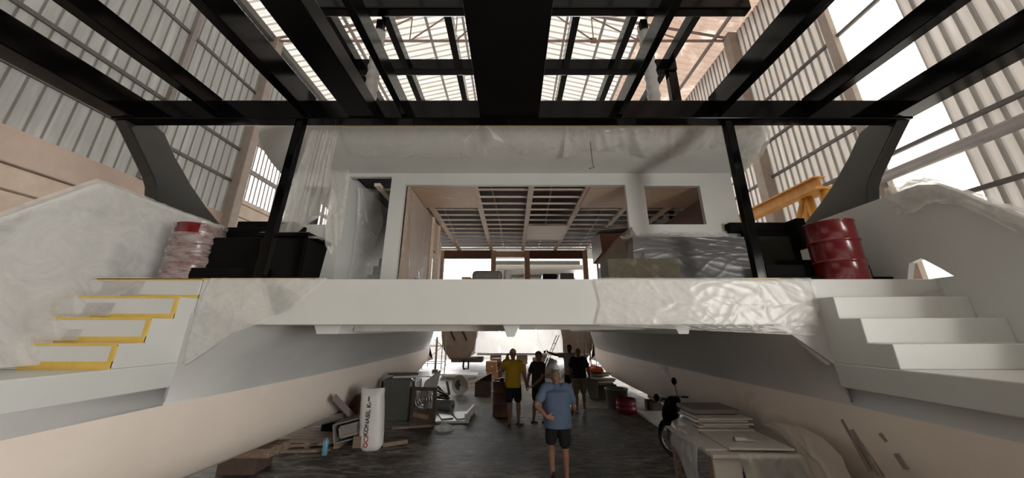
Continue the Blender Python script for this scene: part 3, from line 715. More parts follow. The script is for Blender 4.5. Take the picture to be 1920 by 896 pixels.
tag(rib(MB(), [((1.95, 5.97, DK+.98), (3.9, 5.97, DK+1.08)), ((1.95, 5.85, DK+.92), (3.9, 5.9, DK+.90)), ((1.95, 5.6, DK+.86), (3.9, 5.6, DK+.85))], nu=70, nv=16, amp=.12, fr=4, d=(0,0,1), seed=23).build('plastic_film', 'plastic'), 'crumpled clear film heaped along the back of the grey covered bench', 'sheet')
tag(rib(MB(), [((2.14, 6.0, DK+1.15), (2.18, 5.9, DK+1.15)), ((1.9, 6.1, DK+.95), (2.17, 5.7, DK+.9)), ((1.55, 6.1, DK+.55), (2.1, 5.3, DK+.5)), ((1.35, 6.0, DK+.02), (1.9, 5.2, DK+.02))], nu=26, nv=36, amp=.08, fr=4, d=(-1,-.5,0), seed=24).build('plastic_sheet', 'plastic_brown'), 'dusty brown plastic sheet draped down beside the grey covered bench', 'sheet')
mb = MB(); mb.box(1.36, 2.40, 4.85, 5.25, DK, DK+.36); tag(mb.build('concrete_block', 'cement', bevel=.015), 'mottled mossy concrete block on the deck edge in front of the grey bench', 'block')
# galley clutter inside the salon
mb = MB().prism([(7.8, H+1.72), (7.9, H+2.2), (8.8, H+2.3), (8.8, H+1.62)], 'x', 2.1, 2.98); mb.build('upper_cupboard', 'redwood', boat, bevel=.01)
mb = MB()
for k in range(3): mb.obox((2.45+.05*k, 7.95, H+2.27+k*.025), (.8-.1*k, .45, .02), (0, .04*k-.08, .1*k))
mb.build('loose_panel', 'steel', boat)
def rbox(name, label, cat, x0, x1, y0, y1, z0, z1, m, bev=.03, **k):
    return tag(MB().box(x0, x1, y0, y1, z0, z1).build(name, m, bevel=bev), label, cat)
rbox('sofa_base', 'rounded grey seat unit inside the salon left of the middle window post', 'seat', -.92, -.22, 7.8, 8.4, DK, H+1.30, 'greyp', .09)
tag(MB().lathe([(.09,0),(.09,.68),(.07,.70)], (-.10, 7.95, DK), 16).build('paint_tin', 'white'), 'tall pale tin standing beside the rounded grey seat unit', 'tin')
rbox('cardboard_box', 'small brown box left of the rounded grey seat unit in the salon', 'box', -1.16, -.95, 7.9, 8.2, DK, H+1.16, 'card', .01)
rbox('equipment_box', 'dark equipment box under the right salon window', 'box', .85, 1.25, 9.5, 9.9, DK, H+1.48, 'matblack', .02)
rbox('equipment_box', 'second dark equipment box further right under the right salon window', 'box', 1.34, 1.72, 9.5, 9.9, DK, H+1.50, 'greyp', .02)
tag(MB().lathe([(.05,0),(.085,.30),(.09,.31),(.085,.33)], (-1.86, 7.2, DK), 18).build('black_bucket', 'matblack'), 'slim black bucket by the plywood partition inside the salon', 'bucket')
tag(MB().obox((2.1, 9.2, DK+.55), (.5,.4,.1), (.1,0,.2)).obox((2.1, 9.2, DK+.25), (.4,.3,.5)).build('crate', 'dwood'), 'small dark crate in the salon below the right hand windows', 'crate')
# clear film over the partition
tag(rib(MB(), [((-1.93, 6.12, H+2.55), (-1.93, 7.7, H+2.5)), ((-1.9, 6.12, H+1.6), (-1.92, 7.6, H+1.5)), ((-1.88, 6.14, H+.9), (-1.88, 7.4, H+1.0))], nu=26, nv=30, amp=.05, d=(1,0,0), fr=4, seed=31).build('plastic_film', 'plastic_thin'), 'clear shiny film stapled over the plywood partition inside the salon', 'sheet')
# dark wheelie bin
bn = thing('wheelie_bin', 'dark blue black wheelie bin on the deck behind the left post', 'bin', (-3.32, 5.2, DK))
mb = MB(); q = lambda w, d_, z: [(-3.38-w, 5.2-d_, z), (-3.38+w, 5.2-d_, z), (-3.38+w, 5.2+d_, z), (-3.38-w, 5.2+d_, z)]
mb.loft([q(.31,.26,DK), q(.35,.31,DK+.70)], smooth=False).build('bin_body', 'matblack', bn, bevel=.03)
MB().loft([q(.38,.34,DK+.70), q(.38,.34,DK+.75), q(.35,.30,DK+.77)], smooth=False).build('lid', 'matblack', bn, bevel=.01)
MB().tube([(-3.0, 4.88, DK+.68), (-2.86, 4.88, DK+.68), (-2.86, 5.0, DK+.68)], .02).build('handle', 'greyp', bn)
# ---- drums
def drum(name, label, c, m, r=.29, h=.88, wrap=None):
    t = thing(name, label, 'drum', c)
    pr = [(r-.01,0),(r+.008,.005),(r+.008,.02),(r-.002,.03)]
    for zc in (h/3, 2*h/3):
        pr += [(r-.002,zc-.035),(r+.002,zc-.02),(r+.014,zc-.008),(r+.014,zc+.008),(r+.002,zc+.02),(r-.002,zc+.035)]
    pr += [(r-.002,h-.03),(r+.008,h-.02),(r+.010,h-.005),(r+.004,h),(r-.012,h),(r-.014,h-.018),(.02,h-.018)]
    MB().lathe(pr, c, 48).build('shell', m, t)
    MB().lathe([(.03,h-.02),(.03,h-.005),(.02,h-.002)], (c[0]+.15,c[1]+.1,c[2]), 12).build('bung', 'chrome', t)
    return t
drum('steel_drum', 'glossy dark red steel drum standing at the right end of the deck', (4.69, 4.86, DK), 'drum_r', r=.292)
drum('steel_drum', 'red steel drum wrapped in cloudy plastic at the left end of the deck', (-4.76, 5.02, DK), 'drum_r', r=.29)
def dw(u, v):
    a = u*2*math.pi; z = v*.90 - .0
    r = .305 + crease(u*8, v*6)*.018 + .01*math.sin(v*40)
    return (-4.76+r*math.cos(a), 5.02+r*math.sin(a), DK+.01+z)
tag(MB().grid(dw, 72, 34, mask=lambda u, v: not (v > .78 and .70 < u < .86)).build('plastic_wrap', plastic('dusty_drum_wrap', (.66,.62,.59), clear=(.15,.85), rough=.25, scale=3.5, stretch=(1,1,4), bump=.8)), 'dusty plastic film wound round the left red drum', 'film')
# post foot plate and wire hook
MB().box(3.02, 3.42, 4.37, 4.62, DK, DK+.012).build('tape_patch', 'tape', boat)
tag(MB().tube([(1.30, 5.0, H+2.98), (1.33, 5.1, H+2.85), (1.35, 5.15, H+2.62), (1.38, 5.16, H+2.58), (1.33, 5.14, H+2.56), (1.28, 5.14, H+2.54)], .006, 6).build('hanging_cord', 'dwood'), 'thin cord with a hook dangling from the roof edge over the main opening', 'cord')

# ================================================================== YELLOW GANTRY
gy = thing('gantry_crane', 'yellow steel gantry beam on tubular legs by the right wall', 'crane', (7, 8, 0))
mb = MB(); X = 7.0
mb.box(X-.13, X+.13, 7.1, 12.5, H+3.30, H+3.33).box(X-.13, X+.13, 7.1, 12.5, H+3.04, H+3.07).box(X-.02, X+.02, 7.1, 12.5, H+3.06, H+3.31)
mb.build('girder', 'yellow', gy)
MB().box(X-.25, X+.25, 7.0, 7.6, H+2.98, H+3.04).build('head_plate', 'yellow', gy)
for (ya, yb) in ((7.1, 7.1), (7.5, 7.95), (7.5, 7.52), (7.6, 8.6)):
    MB().tube([(X, ya, H+3.0), (X, yb, H+1.6), (X, yb, 0)], .075, 14).build('leg', 'yellow', gy)
MB().box(X-.4, X+.4, 7.0, 8.8, 0, .08).build('foot', 'yellow', gy)

# ================================================================== THINGS ON THE FLOOR
def F(u, v): p = atZ(u, v, 0); return p[0], p[1]
# timber block stack under the left hull
mb = MB(); 
cr = thing('keel_block', 'dark timber block stack carrying the left hull', 'block', (-4.35, 6.35, 0))
MB().obox((-4.62, 6.95, .12), (.62, .5, .24), (0,0,.05)).build('base_baulk', 'dwood', cr, bevel=.01)
for k in range(3): MB().obox((-4.50+.02*k, 6.78+.18*k, .31), (.80, .16, .14), (0,0,.04*k)).build('cross_baulk', 'wood', cr, bevel=.01)
MB().obox((-4.72, 6.95, .44), (.7, .5, .12), (0,0,-.05)).build('top_plank', 'wood', cr, bevel=.01)
for sd, yy, nm in ((-1, 11.5, 'timber block stack under the left hull further forward'), (1, 11.5, 'timber block stack under the right hull further forward'), (1, 6.5, 'timber block stack under the right hull near the stern')):
    c = thing('keel_block', nm, 'block', (sd*4.6, yy, 0))
    for k in range(2): MB().obox((sd*4.6, yy+(k-.5)*.4, .13), (1.0, .22, .26)).build('base_baulk', 'dwood', c, bevel=.01)
    MB().obox((sd*4.6, yy, .34), (.7, .8, .14)).build('top_plank', 'wood', c, bevel=.01)
# pallet with discarded metal housings
x, y = F(588, 838)
pl = thing('wooden_pallet', 'low wooden pallet with scrap on it left of the white sack', 'pallet', (x, y, 0))
for k in range(6): MB().box(x-.75, x+.55, y-.1+k*.2, y+.04+k*.2, .10, .125).build('slat', 'wood', pl)
for k in range(3): MB().box(x-.75+k*.6, x-.65+k*.6, y-.1, y+1.05, 0, .10).build('bearer', 'wood', pl)
def openbox(c, d, rot, t=.03, m='greyp'):
    from mathutils import Euler
    R_ = Euler(rot).to_matrix(); mb = MB(); c = Vector(c)
    for o, s_ in (((0,0,-d[2]/2),(d[0],d[1],t)), ((0,0,d[2]/2),(d[0],d[1],t)), ((-d[0]/2,0,0),(t,d[1],d[2])), ((d[0]/2,0,0),(t,d[1],d[2])), ((0,d[1]/2,0),(d[0],t,d[2]))):
        mb.obox(c + R_ @ Vector(o), s_, rot)
    return mb
x1, y1 = F(655, 845)
h = thing('metal_housing', 'open grey metal housing tipped on the pallet beside the white sack', 'housing', (x1, y1+.3, .12))
openbox((x1-.03, y1+.3, .36), (.75, .5, .34), (0, -.22, .1)).build('casing', 'greyp', h, bevel=.01)
openbox((x1-.03, y1+.08, .36), (.45, .06, .18), (0, -.22, .1), t=.05, m='white').build('rim', 'steel', h)
MB().obox((x1+.15, y1+.02, .16), (.16, .14, .2)).build('foot_block', 'wood', h)
tag(MB().obox((x-.05, y+.5, .42), (.85, .45, .16), (0,-.15,.15)).build('metal_cover', 'steel', bevel=.03), 'flat grey metal cover lying on the pallet behind the blue cylinder', 'cover')
tag(MB().obox((x-.02, y+.8, .60), (.5, .35, .16), (.1,-.1,.3)).obox((x-.1, y+.8, .3),(.3,.3,.45)).build('black_case', 'matblack', bevel=.05), 'black plastic case on top of the scrap on the pallet', 'case')
tag(MB().obox((x+.35, y+1.0, .72), (.38, .3, .22), (.1,.1,.3)).obox((x+.35, y+1.0, .35),(.2,.25,.6)).build('carton', 'redwood'), 'brown carton at the back of the scrap pile beside the white sack', 'carton')
xb, yb = F(608, 853)
tag(MB().lathe([(.045,0),(.05,.01),(.05,.24),(.04,.26),(.025,.265),(.025,.29)], (xb, yb, 0), 18).build('spray_can', 'blue'), 'light blue cylinder standing on the floor before the pallet', 'can')
tag(MB().obox((xb-.55, yb+.45, .06), (1.1,.12,.05), (0,.03,.35)).build('plank', 'wood'), 'loose rough plank lying left of the blue cylinder', 'plank')
tag(MB().obox((xb-.45, yb+.15, .03), (.9,.1,.04), (0,0,.1)).build('plank', 'wood'), 'thin plank on the floor nearest the blue cylinder', 'plank')
# boards leaning against the left hull
mb = MB(); 
tag(MB().obox((-3.50, 8.35, .55), (.03, 1.9, .14), (-.52, -.05, 0)).build('plank', 'steel'), 'grey plank propped against the left hull behind the pallet', 'plank')
# white sack with writing
xs, ys = F(701, 847); ys += .17; xs -= .12
sk = thing('white_sack', 'tall white woven sack printed with black and red letters', 'sack', (xs, ys, 0))
def sack(u, v):
    a = u*2*math.pi; z = v*1.12
    pinch = 1 - max(0, (v-.86)/.14)**1.5*.55; bulge = 1 + .08*math.sin(v*math.pi) + .03*nz(u*4, v*5)
    if v < .06: bulge *= .75 + v*4.2
    cx = math.cos(a); sx = math.sin(a)
    k = (abs(cx)**3+abs(sx)**3)**(-1/3)
    wx = .225*bulge*(1+ (v>.86)*.12*(v-.86)*7); wy = .16*bulge*pinch
    tip = .06*math.cos(a*2+1)*max(0,(v-.88))*6
    return (xs+cx*k*wx*.97-.10*v, ys+sx*k*wy, z+tip*.12)
MB().grid(sack, 60, 40).build('sack_body', 'white', sk)
def words(txt, size, m, parent, loc, rot, name='lettering', ext=.002):
    cu = bpy.data.curves.new(name, 'FONT'); cu.body = txt; cu.size = size; cu.extrude = ext; cu.offset = size*.018
    cu.align_x = 'CENTER'; cu.align_y = 'CENTER'
    ob = bpy.data.objects.new(name, cu); COL.objects.link(ob); bpy.context.view_layer.update()
    me = bpy.data.meshes.new_from_object(ob.evaluated_get(bpy.context.evaluated_depsgraph_get()))
    COL.objects.unlink(ob); bpy.data.objects.remove(ob)
    o = bpy.data.objects.new(name, me); me.materials.clear(); me.materials.append(M[m]); COL.objects.link(o)
    o.location = Vector(loc) - ORG.get(parent.name, Vector()); o.rotation_euler = rot; o.parent = parent
    return o
M['ink'] = mat('black_print_ink', [(.03,.03,.03),(.05,.05,.05)], .6, 5); M['redink'] = mat('red_print_ink', [(.45,.05,.04),(.40,.05,.04)], .6, 5)
words('KONASIL K-', .115, 'ink', sk, (xs-.07, ys-.189, .58), (math.pi/2, math.pi/2, 0)).rotation_euler = Matrix(((0,-1,0),(0,0,-1),(1,0,0))).to_euler()
words('OCI', .115, 'redink', sk, (xs-.05, ys-.185, .17), (0,0,0)).rotation_euler = Matrix(((0,-1,0),(0,0,-1),(1,0,0))).to_euler()
MB().box(xs-.10, xs-.08, ys-.188, ys-.184, .90, .99).build('printed_bar', 'ink', sk)
# olive tank / cabinet
tk = thing('metal_cabinet', 'olive grey metal cabinet with rounded corners behind the white sack', 'cabinet', (-2.95, 10.2, 0))
mb = MB().box(-3.42, -2.62, 9.9, 10.75, .04, 1.06); mb.build('cabinet_body', 'olive', tk, bevel=.07)
MB().box(-3.46, -3.30, 9.95, 10.7, .2, 1.0).build('side_panel', 'matblack', tk, bevel=.02)
MB().box(-2.60, -2.57, 10.0, 10.7, .5, 1.0).build('bright_panel', 'chrome', tk, bevel=.01)
tag(MB().obox((-2.85, 10.6, 1.09), (1.0, .9, .03), (.03, .02, .3)).build('plank', 'white'), 'pale board laid on top of the olive metal cabinet', 'board')
tag(MB().obox((-3.05, 10.45, 1.13), (.8, .22, .04), (0, .03, .5)).build('plank', 'dwood'), 'dark splintered plank on top of the olive metal cabinet', 'plank')
tag(MB().obox((-2.35, 10.9, .75), (.04, .9, .6), (.25, .3, -.2)).obox((-2.3,10.9,.25),(.06,.5,.5)).build('insulation_board', 'white'), 'white panel leaning beside the olive metal cabinet', 'panel')
fn_ = thing('fan_unit', 'square brown fan unit with round rings standing before the olive cabinet', 'fan', (-2.25, 9.75, 0))
fc = (-2.25, 9.75)
mb = MB(); mb = wall_cells([fc[0]-.33, fc[0]+.30], [.04, .88], [(fc[0]-.25, fc[0]+.22, .38, .80)], fc[1], fc[1]+.10); mb.build('fan_frame', 'dwood', fn_, bevel=.01)
for r in (.08, .15, .21): MB().tube([(fc[0]-.015+r*math.cos(a*.3927), fc[1]-.01, .59+r*math.sin(a*.3927)) for a in range(17)], .012, 8, caps=False).build('guard_ring', 'chrome', fn_)
for k in range(5):
    a = k*1.2566
    MB().obox((fc[0]-.015+.1*math.cos(a), fc[1]+.05, .59+.1*math.sin(a)), (.17,.02,.09), (.4, -a, 0)).build('blade', 'rust', fn_)
MB().box(fc[0]-.3, fc[0]+.27, fc[1]-.08, fc[1]+.2, 0, .06).build('base', 'wood', fn_)
MB().obox((fc[0]-.05, fc[1]-.03, .24), (.4,.06,.1), (0,.2,0)).build('bracket', 'rust', fn_)
for k in range(4):
    tag(MB().obox((-2.55+.11*k, 12.2+.3*k, .28+.1*(k%2)), (.9-.1*k, .07, .05), (0, .25+.1*k, .3-.5*k)).obox((-2.65+.1*k, 12.2+.3*k, .12), (.3,.2,.24)).build('scrap_bar', 'rubber' if k % 2 else 'dwood'), ['dark bar sticking out of the scrap beyond the fan unit, nearest one', 'second dark bar in the scrap beyond the fan unit', 'third dark bar in the scrap beyond the fan unit', 'furthest dark bar in the scrap beyond the fan unit'][k], 'bar', 'scrap beyond the fan unit')
# roll and flat board
xr, yr = F(826, 774)
ro = thing('sheet_roll', 'grey green roll of sheeting lying near the fan unit', 'roll', (xr, yr, 0))
MB().tube([(xr-.42, yr+.30, .17), (xr+.33, yr+.05, .17)], .155, 24).build('roll_body', 'greyp', ro)
MB().tube([(xr-.41, yr+.297, .17), (xr+.345, yr+.045, .17)], .05, 16).build('core', 'rubber', ro)
xa, ya = F(835, 792)
fb = thing('insulation_board', 'flat white panel lying on the floor in front of the grey green roll', 'panel', (xa, ya+.5, 0))
MB().obox((xa-.03, ya+.45, .03), (1.25, 1.1, .05), (0,0,.04)).build('board', 'white', fb)
MB().obox((xa+.58, ya+.5, .12), (.05, 1.2, .2), (0,0,-.08)).build('raised_edge', 'white', fb)
for k in range(2): MB().obox((xa-.1+.4*k, ya+.45, .07), (.3,.8,.03), (0,0,.35)).build('slab', 'greyp' if not k else 'white', fb)
def lump(name, label, c, r, m, cat, sc_=(1,1,.5), n=18, amp=.35, seed=0):
    def fn(u, v):
        a = u*2*math.pi; t = v*math.pi*.52
        q = r*(1+amp*(crease(math.cos(a)*1.5+seed, math.sin(a)*1.5+seed, t)-.3))
        return (c[0]+q*sc_[0]*math.cos(a)*math.sin(t), c[1]+q*sc_[1]*math.sin(a)*math.sin(t), c[2]+max(0, q*sc_[2]*math.cos(t)))
    return tag(MB().grid(fn, n*2, n).build(name, m), label, cat)
xa, ya = F(832, 806); lump('plastic_scrap', 'crumpled clear plastic on the floor in front of the flat white panel', (xa, ya, 0), .22, 'plastic', 'plastic', (1,.7,.6), seed=2)
xa, ya = F(775, 802); tag(MB().obox((xa, ya, .03), (1.0,.1,.05), (0,0,.25)).build('plank', 'wood'), 'short batten on the floor before the fan unit', 'batten')
tag(MB().obox((xs+.4, ys+.25, .04), (.5,.1,.07), (0,0,.5)).build('plank', 'wood'), 'short batten on the floor just right of the white sack', 'batten')
# reel disc
xa, ya = F(861, 741)
rl = thing('cable_reel', 'round white disc shaped reel standing on edge on the floor', 'reel', (xa, ya, 0))
for k, dy in enumerate((0, .22)):
    MB().tube([(xa, ya+dy, .345), (xa+.01, ya+dy+.025, .345)], .335, 36).build('flange', 'white', rl)
MB().tube([(xa, ya, .345), (xa+.01, ya+.24, .345)], .18, 24).build('hub', 'greyp', rl)
MB().tube([(xa, ya-.012, .345), (xa, ya+.01, .345)], .04, 16).build('centre_hole', 'rubber', rl)
# lidded wooden crate
xa, ya = F(905, 743)
ck = thing('wooden_crate', 'grey wooden crate with an open slanted lid on the floor beyond the reel', 'crate', (xa, ya+.25, 0))
openbox((xa, ya+.28, .24), (.56,.5,.46), (-math.pi/2*0,0,0)).build('crate_body', 'wood', ck)
MB().box(xa-.28, xa+.28, ya+.02, ya+.05, 0, .46).build('front_boards', 'wood', ck)
MB().prism([(xa-.3,.46),(xa+.24,.74),(xa+.30,.74),(xa+.3,.46)], 'y', ya+.1, ya+.5).build('lid', 'dwood', ck)
for k in range(2):
    xa, ya = F(923 if not k else 921, 716)
    b_ = thing('cardboard_box', ['lower orange cardboard box of the stack of two beyond the crate', 'upper orange cardboard box of the stack of two beyond the crate'][k], 'box', (xa, ya+.3, .44*k), group='cardboard boxes beyond the crate')
    MB().box(xa-.27, xa+.25, ya, ya+.5, .44*k, .44*k+.435).build('carton', 'card', b_, bevel=.01)
    MB().lathe([(.035,0),(.035,.004)], (0,0,0), 12)
    MB().tube([(xa+.02, ya-.004, .44*k+.22), (xa+.02, ya+.001, .44*k+.22)], .035, 12).build('round_sticker', 'white', b_)
# brown drum by the man in yellow
xa, ya = F(940, 783)
dr = drum('steel_drum', 'rust brown steel drum beside the man in the yellow shirt', (-.27, ya+.28, 0), 'rustdrum' if 'rustdrum' in M else 'redwood', r=.285, h=.90)
for k, (dx, c_) in enumerate(((-.05,'matblack'),(.14,'white'))):
    tag(MB().lathe([(.06,0),(.065,.01),(.065,.09),(.03,.10)], (-.24+dx, ya+.12, .885), 14).build('tin', c_), ['black tin on the lid of the rust brown drum', 'pale tin on the lid of the rust brown drum'][k], 'tin')
# second standing drum and bench behind the men
tag(MB().lathe([(.26,0),(.265,.02),(.26,.3),(.27,.31),(.26,.32),(.26,.6),(.27,.61),(.26,.9),(.24,.9)], (1.35, 19.5, 0), 24).build('steel_drum', 'redwood'), 'tall brown drum far beyond the man in the dark shirt', 'drum')
tag(MB().lathe([(.26,0),(.265,.02),(.26,.3),(.27,.31),(.26,.32),(.26,.6),(.27,.61),(.26,.9),(.24,.9)], (-.80, 19.0, 0), 24).build('steel_drum', 'redwood'), 'brown drum far beyond the man in the yellow shirt', 'drum')
# right clutter: red half drum, grey bin, trough, planks, orange tarp
xa, ya = F(1181, 777)
hd = thing('half_drum', 'low red cut down steel drum on the floor by the right hull', 'drum', (xa, ya+.27, 0))
MB().lathe([(.27,0),(.285,.01),(.28,.1),(.29,.115),(.28,.13),(.28,.22),(.29,.235),(.28,.25),(.28,.36),(.29,.37),(.275,.37),(.27,.33),(.02,.33)], (xa, ya+.27, 0), 36).build('shell', mat('bright_red_paint', [(.28,.02,.025),(.20,.015,.02)], .35, 3), hd)
xa, ya = F(1165, 769)
gb = thing('round_bin', 'round grey open bin behind the low red drum', 'bin', (xa, ya+.3, 0))
MB().lathe([(.30,0),(.34,.52),(.36,.53),(.36,.56),(.33,.56),(.32,.5),(.28,.05)], (xa-.02, ya+.3, 0), 32).build('bin_shell', 'greyp', gb)
tr = thing('mortar_trough', 'tapered grey trough standing left of the round grey bin', 'trough', (2.75, 13.6, 0))
MB().prism([(2.50,.72),(3.05,.62),(2.98,.02),(2.72,.02)], 'y', 13.2, 14.0).build('trough_body', 'greyp', tr, bevel=.02)
for k in range(7):
    tag(MB().obox((3.15+.12*(k%3), 13.6+.12*k, .48+.05*k), (1.0-.06*k, .22, .04), (.03*k, .06*(k%3)-.06, .25*(k%4)-.3)).build('plank', 'wood' if k % 2 else 'white'), ['lowest board', 'second board from the bottom', 'third board from the bottom', 'middle board', 'third board from the top', 'second board from the top', 'topmost board'][k] + ' of the loose heap behind the round grey bin', 'board', 'boards heaped behind the round grey bin')
tag(MB().box(2.95,3.7,13.3,14.2,.0,.44).build('crate', 'dwood'), 'dark crate carrying the heap of loose boards by the right hull', 'crate')
lump('orange_tarpaulin', 'crumpled orange tarpaulin on the heap of boards', (3.12, 14.1, .80), .34, 'orange', 'tarpaulin', (1,.8,.6), seed=5)
sl_ = thing('slab_board', 'long pale board lying on the floor along the right hull', 'board', (4.1, 10.2, 0))
MB().box(3.62, 4.7, 9.35, 11.1, .0, .07).build('board', 'white', sl_)
# ladder leaning among the men, scaffold towers and props
ld = thing('ladder', 'bright aluminium ladder leaning behind the pointing man', 'ladder', (1.5, 17, 0))
for dx in (0, .32): MB().bar((1.05+dx*.5, 16.6+dx, 0), (2.1+dx*.5, 17.0+dx, 2.05), .05, .03).build('stile', 'chrome', ld)
for k in range(7):
    t = .1+.12*k; MB().tube([(1.05+1.05*t, 16.6+.4*t, 2.05*t), (1.21+1.05*t, 16.92+.4*t, 2.05*t)], .015, 8).build('rung', 'chrome', ld)
def scaffold(x0, x1, y0, y1, h_, label):
    t = thing('scaffold_tower', label, 'scaffold', ((x0+x1)/2, (y0+y1)/2, 0))
    for xx in (x0, x1):
        for yy in (y0, y1): MB().tube([(xx,yy,0),(xx,yy,h_)], .025, 8).build('standard', 'steel', t)
    for zz in (.3, 1.3, 2.3, 3.3):
        if zz > h_: break
        for yy in (y0, y1): MB().tube([(x0,yy,zz),(x1,yy,zz)], .02, 8).build('ledger', 'steel', t)
        for xx in (x0, x1): MB().tube([(xx,y0,zz),(xx,y1,zz)], .02, 8).build('ledger', 'steel', t)
    MB().tube([(x0,y0,.3),(x1,y0,1.3)], .018, 8).build('brace', 'steel', t); MB().tube([(x1,y0,1.3),(x0,y0,2.3)], .018, 8).build('brace', 'steel', t)
scaffold(3.0, 3.25, 15.2, 16.4, 4.0, 'narrow steel scaffold tower beside the bow of the right hull')
scaffold(4.8, 6.2, 21, 22.5, 4.0, 'steel scaffold tower far behind the pointing man')
scaffold(-5.6, -4.4, 23, 24.5, 3.0, 'steel scaffold tower beyond the bow of the left hull')
for k, (xx, yy) in enumerate(((-3.35, 18.4), (-4.35, 21.0), (-3.62, 14.6))):
    p = thing('prop_stand', ['thin adjustable prop standing near the left hull bow', 'post on a block foot beyond the left hull', 'dark prop under the left hull bow'][k], 'prop', (xx, yy, 0))
    MB().tube([(xx,yy,0),(xx,yy,[2.0,1.9,.75][k])], [.02,.06,.05][k], 10).build('post', 'steel', p)
    MB().box(xx-.14, xx+.14, yy-.14, yy+.14, 0, .06 if k == 0 else .16).build('foot', 'steel' if k == 0 else 'dwood', p)

# ================================================================== SECOND CATAMARAN FAR BEHIND
b2 = thing('catamaran', 'second catamaran on blocks far behind the group of men, stern shrouded in white film', 'boat', (0, 21, 1))
def hull2(xc, w_):
    prof = [(-w_,2.6),(-w_*.95,1.9),(-w_*.8,1.25),(-w_*.45,.78),(0,.62),(w_*.45,.78),(w_*.8,1.25),(w_*.95,1.9),(w_,2.6)]
    mb = MB(); ys_ = [20.0, 20.2, 22, 26, 28]
    for k in range(len(ys_)-1):
        for i in range(len(prof)-1):
            s0 = 1 if k else .94
            mb.add([(xc+prof[i][0]*s0,ys_[k],prof[i][1]),(xc+prof[i+1][0]*s0,ys_[k],prof[i+1][1]),(xc+prof[i+1][0],ys_[k+1],prof[i+1][1]),(xc+prof[i][0],ys_[k+1],prof[i][1])], [(0,1,2,3)], True)
    mb.add([(xc+a*.94, 20.0, b) for a, b in prof], [tuple(range(len(prof)))])
    return mb.build('hull', 'boathull', b2, weld=True)
h2 = hull2(-2.95, 1.05); hull2(3.6, 1.05)
for dx in (-.55, .1): MB().bar((-2.95+dx, 19.95, 2.4), (-2.95+dx+.35, 19.95, 1.75), .06, .05).build('trim_tab_bar', 'matblack', h2)
MB().tube([(-2.6,19.9,.75),(-2.6,19.7,.45),(-2.6,19.9,.3),(-2.35,19.9,.3),(-2.35,19.9,.75)], .05, 8).build('drive_leg', 'matblack', h2)
MB().box(-3.3,-1.6,19.9,21,.62,.85).build('skeg', 'dwood', b2, bevel=.03)
MB().box(-1.9, 2.9, 19.9, 27, .98, 1.10).build('platform', 'white', b2, bevel=.02)
MB().box(-2.6, 4.2, 22.5, 28, 3.2, 5.6).build('cabin', 'white', b2, bevel=.15)
MB().box(-1.0, 4.4, 20.5, 28, 5.75, 6.05).build('roof_brow', 'white', b2, bevel=.08)
MB().box(-1.0, 4.2, 20.8, 28, 6.05, 6.35).build('roof_band', 'greyp', b2, bevel=.05)
MB().box(.9, 3.9, 22.4, 22.5, 4.6, 5.3).build('dark_window', 'matblack', b2)
for k, (xa_, xb_) in enumerate(((-1.95,-.72),(-.66,1.28),(1.34,2.75))):
    tag(rib(MB(), [((xa_ + (.35 if k == 0 else 0), 19.75, 2.5), (xb_ - (.1 if k == 2 else 0), 19.75, 2.5)), ((xa_, 19.7, 1.8), (xb_, 19.7, 1.8)), ((xa_-(.05 if k==0 else -.06), 19.75, 1.14), (xb_, 19.75, 1.14))], nu=30, nv=20, amp=.12, fr=1.6, seed=40+k).build('white_film', 'backlit'),
        ['left', 'middle', 'right'][k] + ' panel of glowing white film on the stern of the far catamaran', 'sheet')
for k, xx in enumerate((-.9, .55, 1.62)):
    t_ = thing('support_stand', ['left', 'middle', 'right'][k] + ' stand under the platform of the far catamaran', 'stand', (xx, 20.5, 0))
    MB().box(xx-.22, xx+.22, 20.2, 20.7, 0, .5).build('base', 'card', t_, bevel=.01); MB().box(xx-.3, xx+.3, 20.2, 20.7, .5, .98).build('top_block', 'block', t_, bevel=.01)
tag(MB().obox((-2.7, 19.0, .16), (1.9, 1.2, .08), (.0,.04,.05)).obox((-2.7,19.0,.06),(1.6,.9,.12)).build('insulation_board', 'white'), 'white panel lying on the floor under the far catamaran', 'panel')
for k, (xx, yy, s_) in enumerate(((.1,20.5,.5),(1.9,18.9,.4),(-.25,22.5,.6),(3.0,19.2,.5),(2.35,23.0,.6))):
    lump('rubble_sack', ['dusty sack under the middle of the far catamaran', 'dusty sack behind the pointing man', 'dusty sack beyond the far brown drum', 'dusty sack by the far right hull', 'dusty sack furthest back right'][k], (xx, yy, 0), s_, ['greyp','dwood','steel','conc_col','greyp'][k], 'sack', (1,.8,1.0), seed=50+k, n=12)
# ================================================================== WORK TABLE, BOARDS AND SCOOTER AT RIGHT
tb = thing('work_table', 'work table wrapped in plastic at the lower right under the right hull', 'table', (3.1, 5.6, 0))
MB().box(2.50, 3.62, 4.95, 6.2, .78, .82).build('table_top', 'plywhite' if 'plywhite' in M else 'deck', tb)
MB().box(2.52, 2.86, 5.0, 5.04, 0, .78).build('front_panel', 'plywhite', tb)
for xx in (2.5, 3.55):
    for yy in (5.05, 6.1): MB().box(xx, xx+.07, yy, yy+.07, 0, .78).build('leg', 'wood', tb)
def board(label, x0, x1, y0, y1, z, rz=0, t=.025, m='white'):
    return tag(MB().obox(((x0+x1)/2, (y0+y1)/2, z+t/2), (x1-x0, y1-y0, t), (0,0,rz)).build('board', m, bevel=.003), label, 'board', 'boards on the work table')
board('large pale board with a bright front edge on the plastic wrapped work table', 2.78, 3.58, 5.0, 5.85, .85, -.05, m='deck2' if 'deck2' in M else 'deck')
board('lower board sticking out left of the large pale board on the work table', 2.46, 3.2, 5.08, 6.2, .822, .03, m='deck2')
